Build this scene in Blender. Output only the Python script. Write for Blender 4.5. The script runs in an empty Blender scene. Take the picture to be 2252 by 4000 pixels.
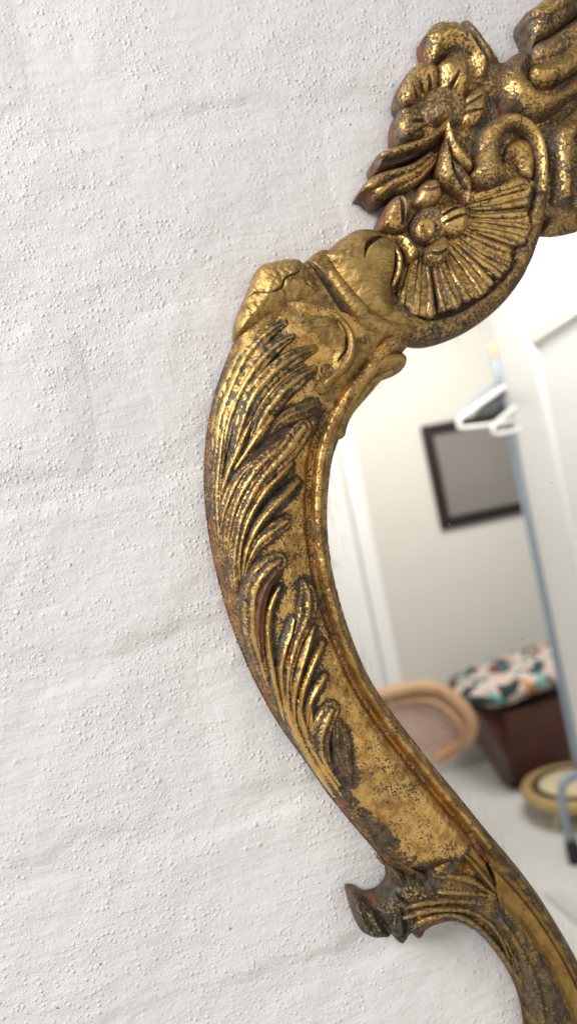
import bpy, bmesh, math, random
import numpy as np
from mathutils import Vector, Matrix

# ------------------------------------------------------------------ camera, world, lights, exposure
scn = bpy.context.scene
COL = scn.collection
YAW, ROLL, FPX = math.radians(12.0), math.radians(11.5), 2775.0
CAM = np.array([0.0, -0.345, 1.45])
fw = np.array([math.sin(YAW), math.cos(YAW), 0.0])
r0 = np.array([math.cos(YAW), -math.sin(YAW), 0.0])
up0 = np.array([0.0, 0.0, 1.0])
rt = r0 * math.cos(ROLL) - up0 * math.sin(ROLL)
up = up0 * math.cos(ROLL) + r0 * math.sin(ROLL)

cam = bpy.data.cameras.new('camera')
cam.sensor_fit = 'VERTICAL'
cam.sensor_height = 36.0
cam.sensor_width = 36.0 * 2252 / 4000
cam.lens = FPX / 4000 * 36.0
cam.clip_start, cam.clip_end = 0.01, 100
cam.dof.use_dof = True
cam.dof.focus_distance = 0.318
cam.dof.aperture_fstop = cam.lens / 4.2
camo = bpy.data.objects.new('camera', cam)
camo.matrix_world = Matrix(((rt[0], up[0], -fw[0], CAM[0]), (rt[1], up[1], -fw[1], CAM[1]),
                            (rt[2], up[2], -fw[2], CAM[2]), (0, 0, 0, 1)))
COL.objects.link(camo)
scn.camera = camo

world = bpy.data.worlds.new('World')
scn.world = world
world.use_nodes = True
bg = world.node_tree.nodes['Background']
bg.inputs[0].default_value = (0.86, 0.92, 1.0, 1)
bg.inputs[1].default_value = 0.2


def area(name, loc, target, sx, sy, watts, col):
    l = bpy.data.lights.new(name, 'AREA')
    l.shape = 'RECTANGLE'
    l.size, l.size_y, l.energy, l.color = sx, sy, watts, col
    o = bpy.data.objects.new(name, l)
    o.location = loc
    o.rotation_euler = (Vector(target) - Vector(loc)).to_track_quat('-Z', 'Z').to_euler()
    COL.objects.link(o)
    return o


area('window_light', (-1.1, -0.66, 2.3), (0.05, 0, 1.45), 0.7, 0.95, 29.5, (1.0, 0.98, 0.962))
area('room_fill_light', (1.3, -1.5, 2.6), (1.3, -3.0, 0.6), 1.2, 1.2, 73, (1.0, 0.97, 0.92))  # unseen fill lamp, added to brighten the room reflected in the glass
scn.view_settings.view_transform = 'Standard'
scn.view_settings.look = 'None'
scn.view_settings.exposure = 0.0
scn.view_settings.gamma = 1.0

# ------------------------------------------------------------------ measuring helpers
MM = 0.001
HS = 0.62 * MM                     # one relief unit, metres


def at(p, h):
    """pixel positions (N,2) of the photograph -> wall coordinates (X, Z) on the plane h metres off the wall"""
    p = np.asarray(p, float)
    d = fw[None, :] * FPX + rt[None, :] * (p[:, 0:1] - 1126) + up[None, :] * (2000 - p[:, 1:2])
    h = np.broadcast_to(h, (len(p),))
    t = (-h - CAM[1]) / d[:, 1]
    P = CAM[None, :] + d * t[:, None]
    return P[:, [0, 2]]


GLASS_H = 15 * HS


def mir(px, py, Y):
    """where a thing seen in the glass at pixel (px,py) stands, on the plane y = -Y in the room"""
    d = fw * FPX + rt * (px - 1126) + up * (2000 - py)
    yv = Y - 2 * GLASS_H
    t = (yv - CAM[1]) / d[1]
    P = CAM + d * t
    return Vector((P[0], -Y, P[2]))


CROPS = {'A': (1350, 0, 902 / 1450), 'B': (1350, 550, 902 / 1450), 'C': (750, 900, 900 / 1450),
         'D': (750, 1600, 700 / 1450), 'E': (800, 2150, 700 / 1450), 'F': (1100, 2700, 900 / 1450),
         'G': (1300, 3100, 952 / 1450), 'd': (0, 0, 2252 / 1450)}


def px(crop, pts):
    ox, oy, k = CROPS[crop]
    a = np.array([[q[0], q[1]] for q in pts], float)
    return a * k + np.array([[ox, oy]])


def spline(P, n=6, closed=False):
    """Catmull-Rom through rows of P (any number of columns)"""
    P = np.asarray(P, float)
    N = len(P)
    if N < 3 and not closed:
        t = np.linspace(0, 1, n + 1)[:, None]
        return P[0] * (1 - t) + P[1] * t
    out = []
    for i in range(N if closed else N - 1):
        if closed:
            a, b, c, d = P[i - 1], P[i], P[(i + 1) % N], P[(i + 2) % N]
        else:
            a, b, c, d = P[max(i - 1, 0)], P[i], P[i + 1], P[min(i + 2, N - 1)]
        for j in range(n):
            t = j / n
            out.append(0.5 * (2 * b + (c - a) * t + (2 * a - 5 * b + 4 * c - d) * t * t + (3 * b - a - 3 * c + d) * t ** 3))
    if not closed:
        out.append(P[-1])
    return np.array(out)


def dist_line(X, Z, L, signed=False):
    """distance from grid points to polyline L (N,2) and its parameter 0..N-1"""
    best = np.full(X.shape, 1e9)
    par = np.zeros(X.shape)
    side = np.ones(X.shape)
    for i in range(len(L) - 1):
        ax, az = L[i, 0], L[i, 1]
        bx, bz = L[i + 1, 0] - ax, L[i + 1, 1] - az
        q = bx * bx + bz * bz + 1e-14
        t = np.clip(((X - ax) * bx + (Z - az) * bz) / q, 0, 1)
        d2 = (X - ax - t * bx) ** 2 + (Z - az - t * bz) ** 2
        m = d2 < best
        best = np.where(m, d2, best)
        par = np.where(m, i + t, par)
        if signed:
            side = np.where(m, np.sign((X - ax) * bz - (Z - az) * bx), side)
    return (np.sqrt(best), par, side) if signed else (np.sqrt(best), par)


def sdf_poly(X, Z, L):
    d, _ = dist_line(X, Z, np.vstack([L, L[:1]]))
    ins = np.zeros(X.shape, bool)
    n = len(L)
    for i in range(n):
        x1, z1 = L[i]
        x2, z2 = L[(i + 1) % n]
        if z1 == z2:
            continue
        c = ((z1 > Z) != (z2 > Z)) & (X < (x2 - x1) * (Z - z1) / (z2 - z1) + x1)
        ins ^= c
    return np.where(ins, -d, d)


_rng = np.random.RandomState(7)
_W = [(_rng.uniform(-1, 1), _rng.uniform(-1, 1), _rng.uniform(0, 6.28)) for _ in range(24)]


def wob(X, Z, wl, seed=0):
    """smooth irregular wobble, about -1..1, wavelength wl metres"""
    s = np.zeros(X.shape)
    for i in range(7):
        a, b, c = _W[(i * 3 + seed * 5) % 24]
        k = 6.283 / wl * (0.6 + 0.13 * i)
        nrm = math.hypot(a, b) + 1e-6
        s += np.sin(k * (a * X + b * Z) / nrm + c + seed)
    return s / 3.2


# ------------------------------------------------------------------ materials
def mat(name):
    m = bpy.data.materials.new(name)
    m.use_nodes = True
    nt = m.node_tree
    return m, nt, nt.nodes, nt.links, nt.nodes['Principled BSDF']


class NB:
    """tiny node helper"""
    def __init__(s, nt):
        s.nt, s.N, s.L = nt, nt.nodes, nt.links
        s.tc = s.N.new('ShaderNodeTexCoord').outputs['Object']

    def noise(s, scale, detail=3, rough=0.55, vec=None, dist=0.0):
        n = s.N.new('ShaderNodeTexNoise')
        n.inputs['Scale'].default_value = scale
        n.inputs['Detail'].default_value = detail
        n.inputs['Roughness'].default_value = rough
        n.inputs['Distortion'].default_value = dist
        s.L.new(vec or s.tc, n.inputs['Vector'])
        return n.outputs['Fac']

    def voro(s, scale, out='Distance', feature='F1', rnd=1.0, vec=None):
        n = s.N.new('ShaderNodeTexVoronoi')
        n.feature = feature
        n.inputs['Scale'].default_value = scale
        n.inputs['Randomness'].default_value = rnd
        s.L.new(vec or s.tc, n.inputs['Vector'])
        return n.outputs[out]

    def math(s, op, a, b=None, c=None, clamp=False):
        n = s.N.new('ShaderNodeMath')
        n.operation = op
        n.use_clamp = clamp
        for i, v in enumerate((a, b, c)):
            if v is None:
                continue
            if isinstance(v, (int, float)):
                n.inputs[i].default_value = v
            else:
                s.L.new(v, n.inputs[i])
        return n.outputs[0]

    def step(s, v, lo, hi, a=0.0, b=1.0):
        n = s.N.new('ShaderNodeMapRange')
        n.interpolation_type = 'SMOOTHSTEP'
        n.inputs['From Min'].default_value = lo
        n.inputs['From Max'].default_value = hi
        n.inputs['To Min'].default_value = a
        n.inputs['To Max'].default_value = b
        s.L.new(v, n.inputs['Value'])
        return n.outputs['Result']

    def mix(s, f, a, b):
        n = s.N.new('ShaderNodeMix')
        n.data_type = 'RGBA'
        if isinstance(f, (int, float)):
            n.inputs['Factor'].default_value = f
        else:
            s.L.new(f, n.inputs['Factor'])
        for sock, v in ((n.inputs[6], a), (n.inputs[7], b)):
            if isinstance(v, tuple):
                sock.default_value = (*v, 1)
            else:
                s.L.new(v, sock)
        return n.outputs[2]

    def attr(s, name):
        n = s.N.new('ShaderNodeAttribute')
        n.attribute_name = name
        return n.outputs['Fac']

    def bump(s, h, strength, dist, normal=None):
        n = s.N.new('ShaderNodeBump')
        n.inputs['Strength'].default_value = strength
        n.inputs['Distance'].default_value = dist
        s.L.new(h, n.inputs['Height'])
        if normal:
            s.L.new(normal, n.inputs['Normal'])
        return n.outputs['Normal']

    def stretch(s, sx, sy, sz, rot=(0, 0, 0)):
        n = s.N.new('ShaderNodeMapping')
        n.inputs['Scale'].default_value = (sx, sy, sz)
        n.inputs['Rotation'].default_value = rot
        s.L.new(s.tc, n.inputs['Vector'])
        return n.outputs['Vector']


def gilt(name, cover, gildw=0.8, speck=780, bole=0.5, gold=(0.85, 0.55, 0.195), gold2=(0.50, 0.275, 0.08),
         dark=(0.055, 0.040, 0.026), rough=0.40, dust=0.12, sharp=0.22, metal=1.0, grain=0.0, edgew=0.2):
    """worn water gilding: gold leaf over red bole and dark toning, speckled where the leaf is lost"""
    m, nt, N, L, b = mat(name)
    s = NB(nt)
    g = s.attr('gild')
    f = s.noise(speck, 3, 0.62)
    p = s.noise(95, 4, 0.6)
    q = s.noise(34, 2, 0.5)
    v = s.math('MULTIPLY', s.math('SUBTRACT', g, 0.5), gildw)
    v = s.math('ADD', v, s.math('MULTIPLY', s.math('SUBTRACT', f, 0.5), 3.4))
    v = s.math('ADD', v, s.math('MULTIPLY', s.math('SUBTRACT', p, 0.5), 1.7))
    v = s.math('ADD', v, s.math('MULTIPLY', s.math('SUBTRACT', q, 0.5), 0.7))
    v = s.math('ADD', v, cover)
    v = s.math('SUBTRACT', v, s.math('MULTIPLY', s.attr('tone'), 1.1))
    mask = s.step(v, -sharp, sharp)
    bm = s.step(s.math('ADD', s.noise(60, 3, 0.6, s.stretch(1, 1, 1, (0.4, 0.2, 0.9))), s.math('MULTIPLY', s.attr('edge'), edgew)),
                0.66 - 0.12 * bole, 0.78 - 0.12 * bole)
    dm = s.step(s.noise(48, 4, 0.6, s.stretch(1, 1, 1, (1.4, 0.7, 0.1))), 0.52, 0.72, 0, dust * 2.2)
    under = s.mix(s.step(s.noise(260, 4, 0.65), 0.36, 0.64), tuple(c * 0.6 for c in dark), (dark[0] * 2.4, dark[1] * 2.1, dark[2] * 1.8))
    under = s.mix(bm, under, s.mix(s.noise(260, 3), (0.11, 0.036, 0.017), (0.22, 0.085, 0.036)))
    under = s.mix(dm, under, (0.19, 0.155, 0.115))
    gc = s.mix(s.step(s.math('ADD', s.noise(130, 4, 0.65), s.math('MULTIPLY', s.math('SUBTRACT', g, 0.5), 0.25)), 0.38, 0.62), gold2, gold)
    if grain:
        gr = s.noise(170, 5, 0.75, s.stretch(0.5, 1, 2.2, (0, 0.5, 0)), 2.0)
        gc = s.mix(s.step(gr, 0.5, 0.68), gc, tuple(c * 0.55 for c in gold2))
    L.new(s.mix(mask, under, gc), b.inputs['Base Color'])
    L.new(s.math('MULTIPLY', mask, metal), b.inputs['Metallic'])
    rr = s.math('ADD', s.math('MULTIPLY', mask, rough - 0.5), 0.5)
    rr = s.math('ADD', rr, s.math('MULTIPLY', s.math('SUBTRACT', s.noise(240, 3), 0.5), 0.28))
    L.new(rr, b.inputs['Roughness'])
    h = s.math('ADD', s.math('MULTIPLY', mask, 0.25), s.math('MULTIPLY', s.noise(420, 4, 0.6), 0.7))
    h = s.math('ADD', h, s.math('MULTIPLY', s.noise(150, 3, 0.5), 1.3))
    if grain:
        h = s.math('ADD', h, s.math('MULTIPLY', gr, grain))
    L.new(s.bump(h, 0.55, 0.0011), b.inputs['Normal'])
    return m


M = {}
M['gilt'] = gilt('worn_gilding', -0.14, gildw=1.2)
M['panel'] = gilt('speckled_gilding', 0.27, gildw=0.4, speck=900, bole=0.1, rough=0.40, sharp=0.2)
M['leafgold'] = gilt('toned_leaf_gilding', -0.24, gildw=1.7, bole=0.2, dark=(0.045, 0.042, 0.033), dust=0.06)
M['bronze'] = gilt('bronze_painted_repair', 0.55, gildw=0.7, speck=420, bole=0.35, gold=(0.54, 0.355, 0.12), gold2=(0.29, 0.17, 0.06),
                   dark=(0.07, 0.052, 0.03), rough=0.45, metal=0.75, grain=0.45)
M['bronzeleaf'] = gilt('bronze_painted_leaf', -0.02, gildw=1.3, speck=420, bole=0.2, gold=(0.64, 0.42, 0.14), gold2=(0.32, 0.19, 0.065),
                       dark=(0.045, 0.04, 0.03), rough=0.42, metal=0.85)
M['dusty'] = gilt('dusty_gilding', -0.72, gildw=1.2, bole=0.2, dark=(0.075, 0.058, 0.041), dust=0.38, rough=0.5)
M['rim'] = gilt('browned_gilding', -0.25, gildw=0.7, bole=0.5, dark=(0.065, 0.043, 0.026), gold=(0.52, 0.34, 0.12), dust=0.08)
M['black'] = gilt('blackened_gilding', -0.95, gildw=1.3, bole=0.55, edgew=0.02, dark=(0.034, 0.029, 0.019), gold=(0.58, 0.38, 0.13), dust=0.03)
M['brown'] = gilt('brown_toned_gilding', -0.12, gildw=0.9, bole=0.35, dark=(0.045, 0.034, 0.021), gold=(0.42, 0.28, 0.095), gold2=(0.24, 0.145, 0.05), rough=0.45, dust=0.0)
M['ochre'] = gilt('ochre_gilding', 0.5, gildw=0.4, speck=400, bole=0.4, gold=(0.44, 0.28, 0.09), gold2=(0.30, 0.175, 0.055), rough=0.45, dust=0.0)
M['crest'] = gilt('dusty_worn_gilding', -0.36, gildw=1.35, bole=0.5, dark=(0.062, 0.046, 0.031), dust=0.3, rough=0.38)
M['bevel'] = gilt('dark_mottled_bevel', -0.42, gildw=0.5, bole=0.15, dark=(0.046, 0.034, 0.022), gold=(0.50, 0.31, 0.10), dust=0.03)
M['bolered'] = gilt('bare_red_bole', -0.8, gildw=0.4, bole=2.2, dark=(0.07, 0.028, 0.015), dust=0.0)


def plain(name, col, rough=0.5, metal=0.0, var=0.08, scale=14, bump=0.0, bscale=200):
    m, nt, N, L, b = mat(name)
    s = NB(nt)
    L.new(s.mix(s.noise(scale, 4), tuple(c * (1 - var) for c in col), tuple(min(1, c * (1 + var)) for c in col)), b.inputs['Base Color'])
    b.inputs['Roughness'].default_value = rough
    b.inputs['Metallic'].default_value = metal
    if bump:
        L.new(s.bump(s.noise(bscale, 3), bump, 0.001), b.inputs['Normal'])
    return m


def wall_material():
    m, nt, N, L, b = mat('painted_rough_brick')
    s = NB(nt)
    base = s.mix(s.noise(16, 4), (0.835, 0.815, 0.81), (0.86, 0.845, 0.84))
    b.inputs['Roughness'].default_value = 0.62

    def pimples(scale, keep, r):
        d = s.voro(scale)
        c = N.new('ShaderNodeSeparateColor')
        L.new(s.voro(scale, 'Color'), c.inputs[0])
        k = s.step(c.outputs[0], keep, keep + 0.25)
        return s.math('MULTIPLY', s.step(d, r, r * 0.15), k)
    dens = s.step(s.noise(17, 3, 0.6), 0.38, 0.60, 0.22, 1.0)
    h1 = s.math('MULTIPLY', pimples(390, 0.35, 0.46), dens)
    h2 = s.math('MULTIPLY', pimples(760, 0.25, 0.5), dens)
    h3 = pimples(150, 0.8, 0.25)
    h = s.math('ADD', s.math('MULTIPLY', h1, 1.0), s.math('MULTIPLY', h2, 0.5))
    h = s.math('ADD', h, s.math('MULTIPLY', h3, 1.5))
    h = s.math('ADD', h, s.math('MULTIPLY', s.noise(150, 4, 0.55), 1.1))
    # brush strokes of the paint, nearly level
    h = s.math('ADD', h, s.math('MULTIPLY', s.noise(60, 3, 0.5, s.stretch(1, 1, 5)), 0.9))
    h = s.math('ADD', h, s.math('MULTIPLY', s.noise(30, 3, 0.5, s.stretch(0.8, 1, 1.6)), 4.0))
    L.new(s.bump(h, 0.52, 0.00095), b.inputs['Normal'])
    # a few open pin holes and grey scuffs in the paint
    c = N.new('ShaderNodeSeparateColor')
    L.new(s.voro(120, 'Color'), c.inputs[0])
    hole = s.math('MULTIPLY', s.step(s.voro(120), 0.11, 0.05), s.step(c.outputs[1], 0.972, 0.98))
    L.new(s.mix(hole, base, (0.3, 0.3, 0.3)), b.inputs['Base Color'])
    return m


M['wall'] = wall_material()


# ------------------------------------------------------------------ object helpers
def put(me, name, m, parent=None):
    o = bpy.data.objects.new(name, me)
    if m is not None:
        me.materials.append(m)
    COL.objects.link(o)
    if parent is not None:
        o.parent = parent
        o.matrix_parent_inverse = PINV.get(parent.name, Matrix())
    return o


PINV = {}


def root(name, loc, label, cat, group=None):
    o = bpy.data.objects.new(name, None)
    o.empty_display_size = 0.05
    o.location = loc
    COL.objects.link(o)
    o['label'], o['category'] = label, cat
    if group:
        o['group'] = group
    PINV[o.name] = Matrix.Translation(-Vector(loc))
    return o


def hf_mesh(name, X, Z, sdf, H, back, attrs):
    """relief surface over wall coordinates, clipped smoothly at sdf = 0, with side walls down to 'back'"""
    g = X[0, 1] - X[0, 0]
    gz, gx = np.gradient(sdf, g)
    nrm = np.sqrt(gx * gx + gz * gz) + 1e-9
    inside = sdf <= 0
    near = (~inside) & (sdf < g * 1.5)
    Xs = np.where(near, X - sdf * gx / nrm, X)
    Zs = np.where(near, Z - sdf * gz / nrm, Z)
    ok = inside | near
    cell = ok[:-1, :-1] & ok[1:, :-1] & ok[:-1, 1:] & ok[1:, 1:]
    cell &= inside[:-1, :-1] | inside[1:, :-1] | inside[:-1, 1:] | inside[1:, 1:]
    nz, nx = X.shape
    idx = np.arange(nz * nx).reshape(nz, nx)
    quads = np.stack([idx[:-1, :-1][cell], idx[:-1, 1:][cell], idx[1:, 1:][cell], idx[1:, :-1][cell]], 1)
    if len(quads) == 0:
        return None
    e = np.concatenate([quads[:, [0, 1]], quads[:, [1, 2]], quads[:, [2, 3]], quads[:, [3, 0]]])
    key = np.sort(e, 1)
    k = key[:, 0].astype(np.int64) * (nz * nx) + key[:, 1]
    u, first, cnt = np.unique(k, return_index=True, return_counts=True)
    be = e[first[cnt == 1]]
    used = np.unique(quads)
    remap = -np.ones(nz * nx, np.int64)
    remap[used] = np.arange(len(used))
    V = np.stack([Xs.ravel()[used], -H.ravel()[used], Zs.ravel()[used]], 1)
    bv = np.unique(be)
    rb = -np.ones(nz * nx, np.int64)
    rb[bv] = len(used) + np.arange(len(bv))
    VB = np.stack([Xs.ravel()[bv], np.full(len(bv), -back), Zs.ravel()[bv]], 1)
    Q = remap[quads]
    SQ = np.stack([remap[be[:, 1]], remap[be[:, 0]], rb[be[:, 0]], rb[be[:, 1]]], 1)
    verts = np.vstack([V, VB])
    faces = np.vstack([Q, SQ]).astype(np.int32)
    me = bpy.data.meshes.new(name)
    me.vertices.add(len(verts))
    me.vertices.foreach_set('co', verts.astype(np.float32).ravel())
    me.loops.add(len(faces) * 4)
    me.loops.foreach_set('vertex_index', faces.ravel())
    me.polygons.add(len(faces))
    me.polygons.foreach_set('loop_start', np.arange(0, len(faces) * 4, 4, dtype=np.int32))
    me.polygons.foreach_set('use_smooth', np.ones(len(faces), bool))
    me.update(calc_edges=True)
    for an, arr in attrs.items():
        a = me.attributes.new(an, 'FLOAT', 'POINT')
        vals = np.concatenate([arr.ravel()[used], arr.ravel()[bv] if an != 'edge' else np.ones(len(bv))])
        a.data.foreach_set('value', vals.astype(np.float32))
    return me


GRID = 0.00042


def grid_for(P, pad=0.003, g=GRID):
    x0, z0 = P.min(0) - pad
    x1, z1 = P.max(0) + pad
    xs = np.arange(x0, x1 + g, g)
    zs = np.arange(z0, z1 + g, g)
    return np.meshgrid(xs, zs)


class Stroke:
    """a tapered ridge: crop points (x, y, half width in crop pixels, height in relief units)"""
    def __init__(s, crop, pts, hmap, wf=1.0):
        pts = np.array(pts, float)
        k = CROPS[crop][2]
        S = spline(pts, 7)
        P = px(crop, S)
        s.src = P
        h = hmap(P) if callable(hmap) else hmap
        s.L = at(P, h)
        # pixel -> metre scale on the wall at this place
        dP = at(P + np.array([[10, 0]]), h) - s.L
        sc = np.hypot(dP[:, 0], dP[:, 1]) / 10
        s.w = S[:, 2] * k * sc * wf
        s.h = S[:, 3] * HS

    def eval(s, X, Z, p=0.62, vein=0.0):
        d, t, sd = dist_line(X, Z, s.L, True)
        n = np.arange(len(s.w))
        w = np.interp(t, n, s.w)
        h = np.interp(t, n, s.h)
        if p < 0:                                   # sharp crest with hollow flanks
            q = np.clip(1 - d / w, 0, 1)
            return h * (0.25 * np.sqrt(q) + 0.75 * q ** -p), d - w, np.clip(q * 1.55 - 0.42, 0, 1)
        q = np.clip(1 - (d / w) ** 2, 0, 1)
        if vein:
            c = np.cos(6.283 * (sd * d / w * 1.45 + 0.06 * np.sin(t * 0.35 + s.h[0] * 9e3)))
            return h * q ** p * (1 - vein * (1 - c)), d - w, q * (0.62 + 0.38 * c)
        return h * q ** p, d - w, q


def outline(crop, pts, h, n=4):
    P = px(crop, spline(np.array(pts, float), n, True))
    return at(P, h(P) if callable(h) else h)


def relief(name, m, parent, crop=None, out=None, h0=20, H=10, w=8, strokes=(), grooves=(), back=4, hmap=None,
           base=None, rough=0.35, seed=1, dome=None, p=0.62, strokehmap=None, sink=0.4, wf=1.0, vein=0.0, cup=None, clip=None):
    """one carved piece. Outline piece: h0 rising by H over a rounded border w wide, plus ridges, minus grooves.
    Without outline the piece is the union of its ridges, standing on 'base'."""
    hm = (hmap if hmap is not None else h0 + 0.5 * H) * HS if not callable(hmap) else hmap
    shm = strokehmap if strokehmap is not None else hm
    st = [Stroke(c, q, shm, wf) for c, q in strokes]
    gr = [Stroke(c, q, shm) for c, q in grooves]
    if out is not None:
        O = outline(crop, out, hm)
        X, Z = grid_for(O)
        sdf = sdf_poly(X, Z, O)
        d = np.clip(-sdf, 0, None)
        t = np.clip(d / (w * HS), 0, 1)
        prof = np.sqrt(np.clip(1 - (1 - t) ** 2, 0, 1))
        Hh = (h0 * HS if base is None else base(X, Z) + h0 * HS) + H * HS * prof
        gild = 0.35 + 0.65 * prof
        if dome is not None:
            Hh = Hh + dome(X, Z)
        if cup is not None:
            cc = at(px(crop, [cup[:2]]), hm)[0]
            rr = np.hypot(X - cc[0], Z - cc[1]) / (cup[2] * CROPS[crop][2] * 0.000124)
            Hh = Hh - cup[3] * HS * np.exp(-rr * rr)
        edge = np.clip(1 - d / (0.0016), 0, 1)
        R = np.zeros_like(X)
        Q = np.zeros_like(X)
        for s_ in st:
            r, _, q = s_.eval(X, Z, p)
            R = np.maximum(R, r)
            Q = np.maximum(Q, q)
        Hh = Hh + R
        if st:
            gild = 0.25 + 0.3 * prof + 0.45 * Q
    else:
        P = np.vstack([s_.L for s_ in st])
        mw = max(s_.w.max() for s_ in st)
        X, Z = grid_for(P, mw + 0.002)
        sdf = np.full(X.shape, 1e3)
        R = np.zeros_like(X)
        Q = np.zeros_like(X)
        for s_ in st:
            r, dd, q = s_.eval(X, Z, p, vein)
            R = np.maximum(R, r)
            Q = np.maximum(Q, q)
            sdf = np.minimum(sdf, dd)
        Hh = (base(X, Z) if base is not None else h0 * HS) + R - sink * HS
        gild = np.clip(Q, 0, 1) ** 0.8
        if clip is not None:
            sdf = np.maximum(sdf, sdf_poly(X, Z, clip) + 0.0005)
        edge = np.zeros_like(X)
    tone = np.zeros_like(X)
    for s_ in gr:
        r, _, q = s_.eval(X, Z, 1.0)
        Hh = Hh - r
        gild = gild - 0.8 * q
        tone = np.maximum(tone, 0.6 * q)
    Hh = Hh + rough * HS * (0.7 * wob(X, Z, 0.009, seed) + 0.45 * wob(X, Z, 0.0037, seed + 3) + 0.22 * wob(X, Z, 0.0019, seed + 1))
    Hh = np.maximum(Hh, back * HS + 0.0003)
    me = hf_mesh(name, X, Z, sdf, Hh, back * HS, {'gild': np.clip(gild, 0, 1), 'edge': edge, 'tone': tone})
    return put(me, name, m, parent) if me else None


# ------------------------------------------------------------------ the wall: painted brick
wall = None


def build_wall():
    global wall
    x0, x1, z0, z1 = -0.36, 0.52, 1.05, 1.83
    bm = bmesh.new()
    n = 60
    vs = [[bm.verts.new((x0 + (x1 - x0) * i / n, 0.00085 + 0.0002 * math.sin(i * 1.7 + j * 0.6), z0 + (z1 - z0) * j / n)) for i in range(n + 1)] for j in range(n + 1)]
    for j in range(n):
        for i in range(n):
            bm.faces.new((vs[j][i], vs[j][i + 1], vs[j + 1][i + 1], vs[j + 1][i])).smooth = True
    me = bpy.data.meshes.new('wall')
    bm.to_mesh(me)
    bm.free()
    wall = put(me, 'wall', M['wall'])
    wall['kind'] = 'structure'
    wall['label'] = 'rough white painted brick wall behind the gilt mirror'
    ch, bl, jt = 0.084, 0.236, 0.010
    zoff = at([[1172, 3800]], 0.0)[0, 1] % ch
    xoff = at([[1115, 200]], 0.0)[0, 0]
    rs = random.Random(3)
    r = int(math.floor((z0 - zoff) / ch))
    while zoff + r * ch < z1:
        za = zoff + r * ch + jt / 2
        zb = za + ch - jt
        sh = (r % 2) * 0.5
        i = int(math.floor((x0 - xoff) / bl)) - 1
        while xoff + (i + sh) * bl < x1:
            xa = xoff + (i + sh) * bl + jt / 2
            xb = xa + bl - jt
            i += 1
            if xb < x0 + 0.02 or xa > x1 - 0.02 or za < z0 or zb > z1:
                continue
            g = 0.0013
            # uneven, rounded brick face: superellipse border with a wandering edge
            pad = 0.007
            X, Z = np.meshgrid(np.arange(xa - pad, xb + pad, g), np.arange(za - pad, zb + pad, g))
            cx, cz, hx, hz, rad = (xa + xb) / 2, (za + zb) / 2, (xb - xa) / 2, (zb - za) / 2, 0.012
            qx, qz = np.abs(X - cx) - hx + rad, np.abs(Z - cz) - hz + rad
            sd = np.hypot(np.maximum(qx, 0), np.maximum(qz, 0)) + np.minimum(np.maximum(qx, qz), 0) - rad
            sd = sd + 0.0026 * wob(X, Z, 0.05, i % 5 + 1) + 0.0010 * wob(X, Z, 0.014, 2)
            t = np.clip((0.0055 - sd) / 0.013, 0, 1) * np.clip((hx + 0.006 - np.abs(X - cx)) / 0.03, 0.25, 1)
            prof = t * t * (3 - 2 * t)
            top = rs.uniform(-0.0002, 0.0002)
            Hh = -0.0012 + (0.0012 + top) * prof + prof * (0.0004 * wob(X, Z, 0.09, 4) + 0.00008 * wob(X, Z, 0.02, 6))
            Hh += prof * ((X - cx) * rs.uniform(-0.006, 0.006) + (Z - cz) * rs.uniform(-0.008, 0.008))
            me = hf_mesh('brick', X, Z, sd - 0.0058, Hh, -0.003, {})
            put(me, 'brick', M['wall'], wall)
        r += 1


build_wall()

# ------------------------------------------------------------------ the mirror frame: rail profile
mirror = root('mirror', (0.12, -0.004, 1.10), 'antique carved gilt wood mirror hanging on white brick wall', 'mirror')

OUT_D = [(640, 760), (593, 850), (560, 930), (535, 1010), (520, 1100), (514, 1200), (520, 1290), (533, 1380), (556, 1480), (590, 1590),
         (640, 1710), (700, 1820), (770, 1920), (850, 2030), (930, 2125), (985, 2185), (1036, 2216)]
IN_D = [(1040, 850), (960, 950), (905, 1010), (870, 1065), (845, 1120), (830, 1180), (822, 1260), (822, 1330), (832, 1420), (850, 1500), (878, 1590),
        (915, 1680), (945, 1735), (990, 1800), (1040, 1865), (1100, 1940), (1150, 2000), (1210, 2075), (1290, 2170), (1350, 2250),
        (1400, 2330), (1440, 2400), (1480, 2480), (1530, 2600), (1560, 2700)]
LOW_D = [(1040, 2230), (1091, 2318), (1115, 2303), (1150, 2315), (1200, 2345), (1250, 2400), (1290, 2460), (1315, 2520), (1328, 2590), (1335, 2720)]
RO = at(px('d', spline(OUT_D, 5)), 13 * HS)
RI = at(px('d', spline(IN_D, 5)), 19 * HS)
LO = at(px('d', spline(LOW_D, 5)), 13 * HS)

PT = [0, .04, .10, .20, .32, .45, .58, .70, .765, .80, .83, .865, .90, .93, .96, 1.0]
PHU = [12, 20, 27, 33.5, 37, 37.5, 35.5, 32, 30, 27.0, 27.5, 32.5, 33.5, 31.5, 26, 19]   # leafy stretch
PHL = [12, 19, 24, 28.5, 31, 34.5, 36.5, 35, 32, 27.0, 26.5, 31.5, 33.0, 31.5, 26, 19]   # plain stretch below
LPT = [0, .06, .15, .28, .40, .50, .56, .60, .66, .74, .78, .82, .88, .94, 1.0]
LPH = [12, 21, 27, 31.5, 33, 31.5, 29, 28, 29.5, 30, 27.5, 28, 31, 28, 19]
z_hi = at([[1300, 2700]], 0.02)[0, 1]
z_lo = at([[1500, 3050]], 0.02)[0, 1]


def rail_h(X, Z, full=False):
    do, _ = dist_line(X, Z, RO)
    di, _ = dist_line(X, Z, RI)
    t = do / (do + di + 1e-9)
    bl = np.clip((z_hi - Z) / (z_hi - z_lo), 0, 1)
    hh = (np.interp(t, PT, PHU) * (1 - bl) + np.interp(t, PT, PHL) * bl) * HS
    return (hh, t, do, di) if full else hh


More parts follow.
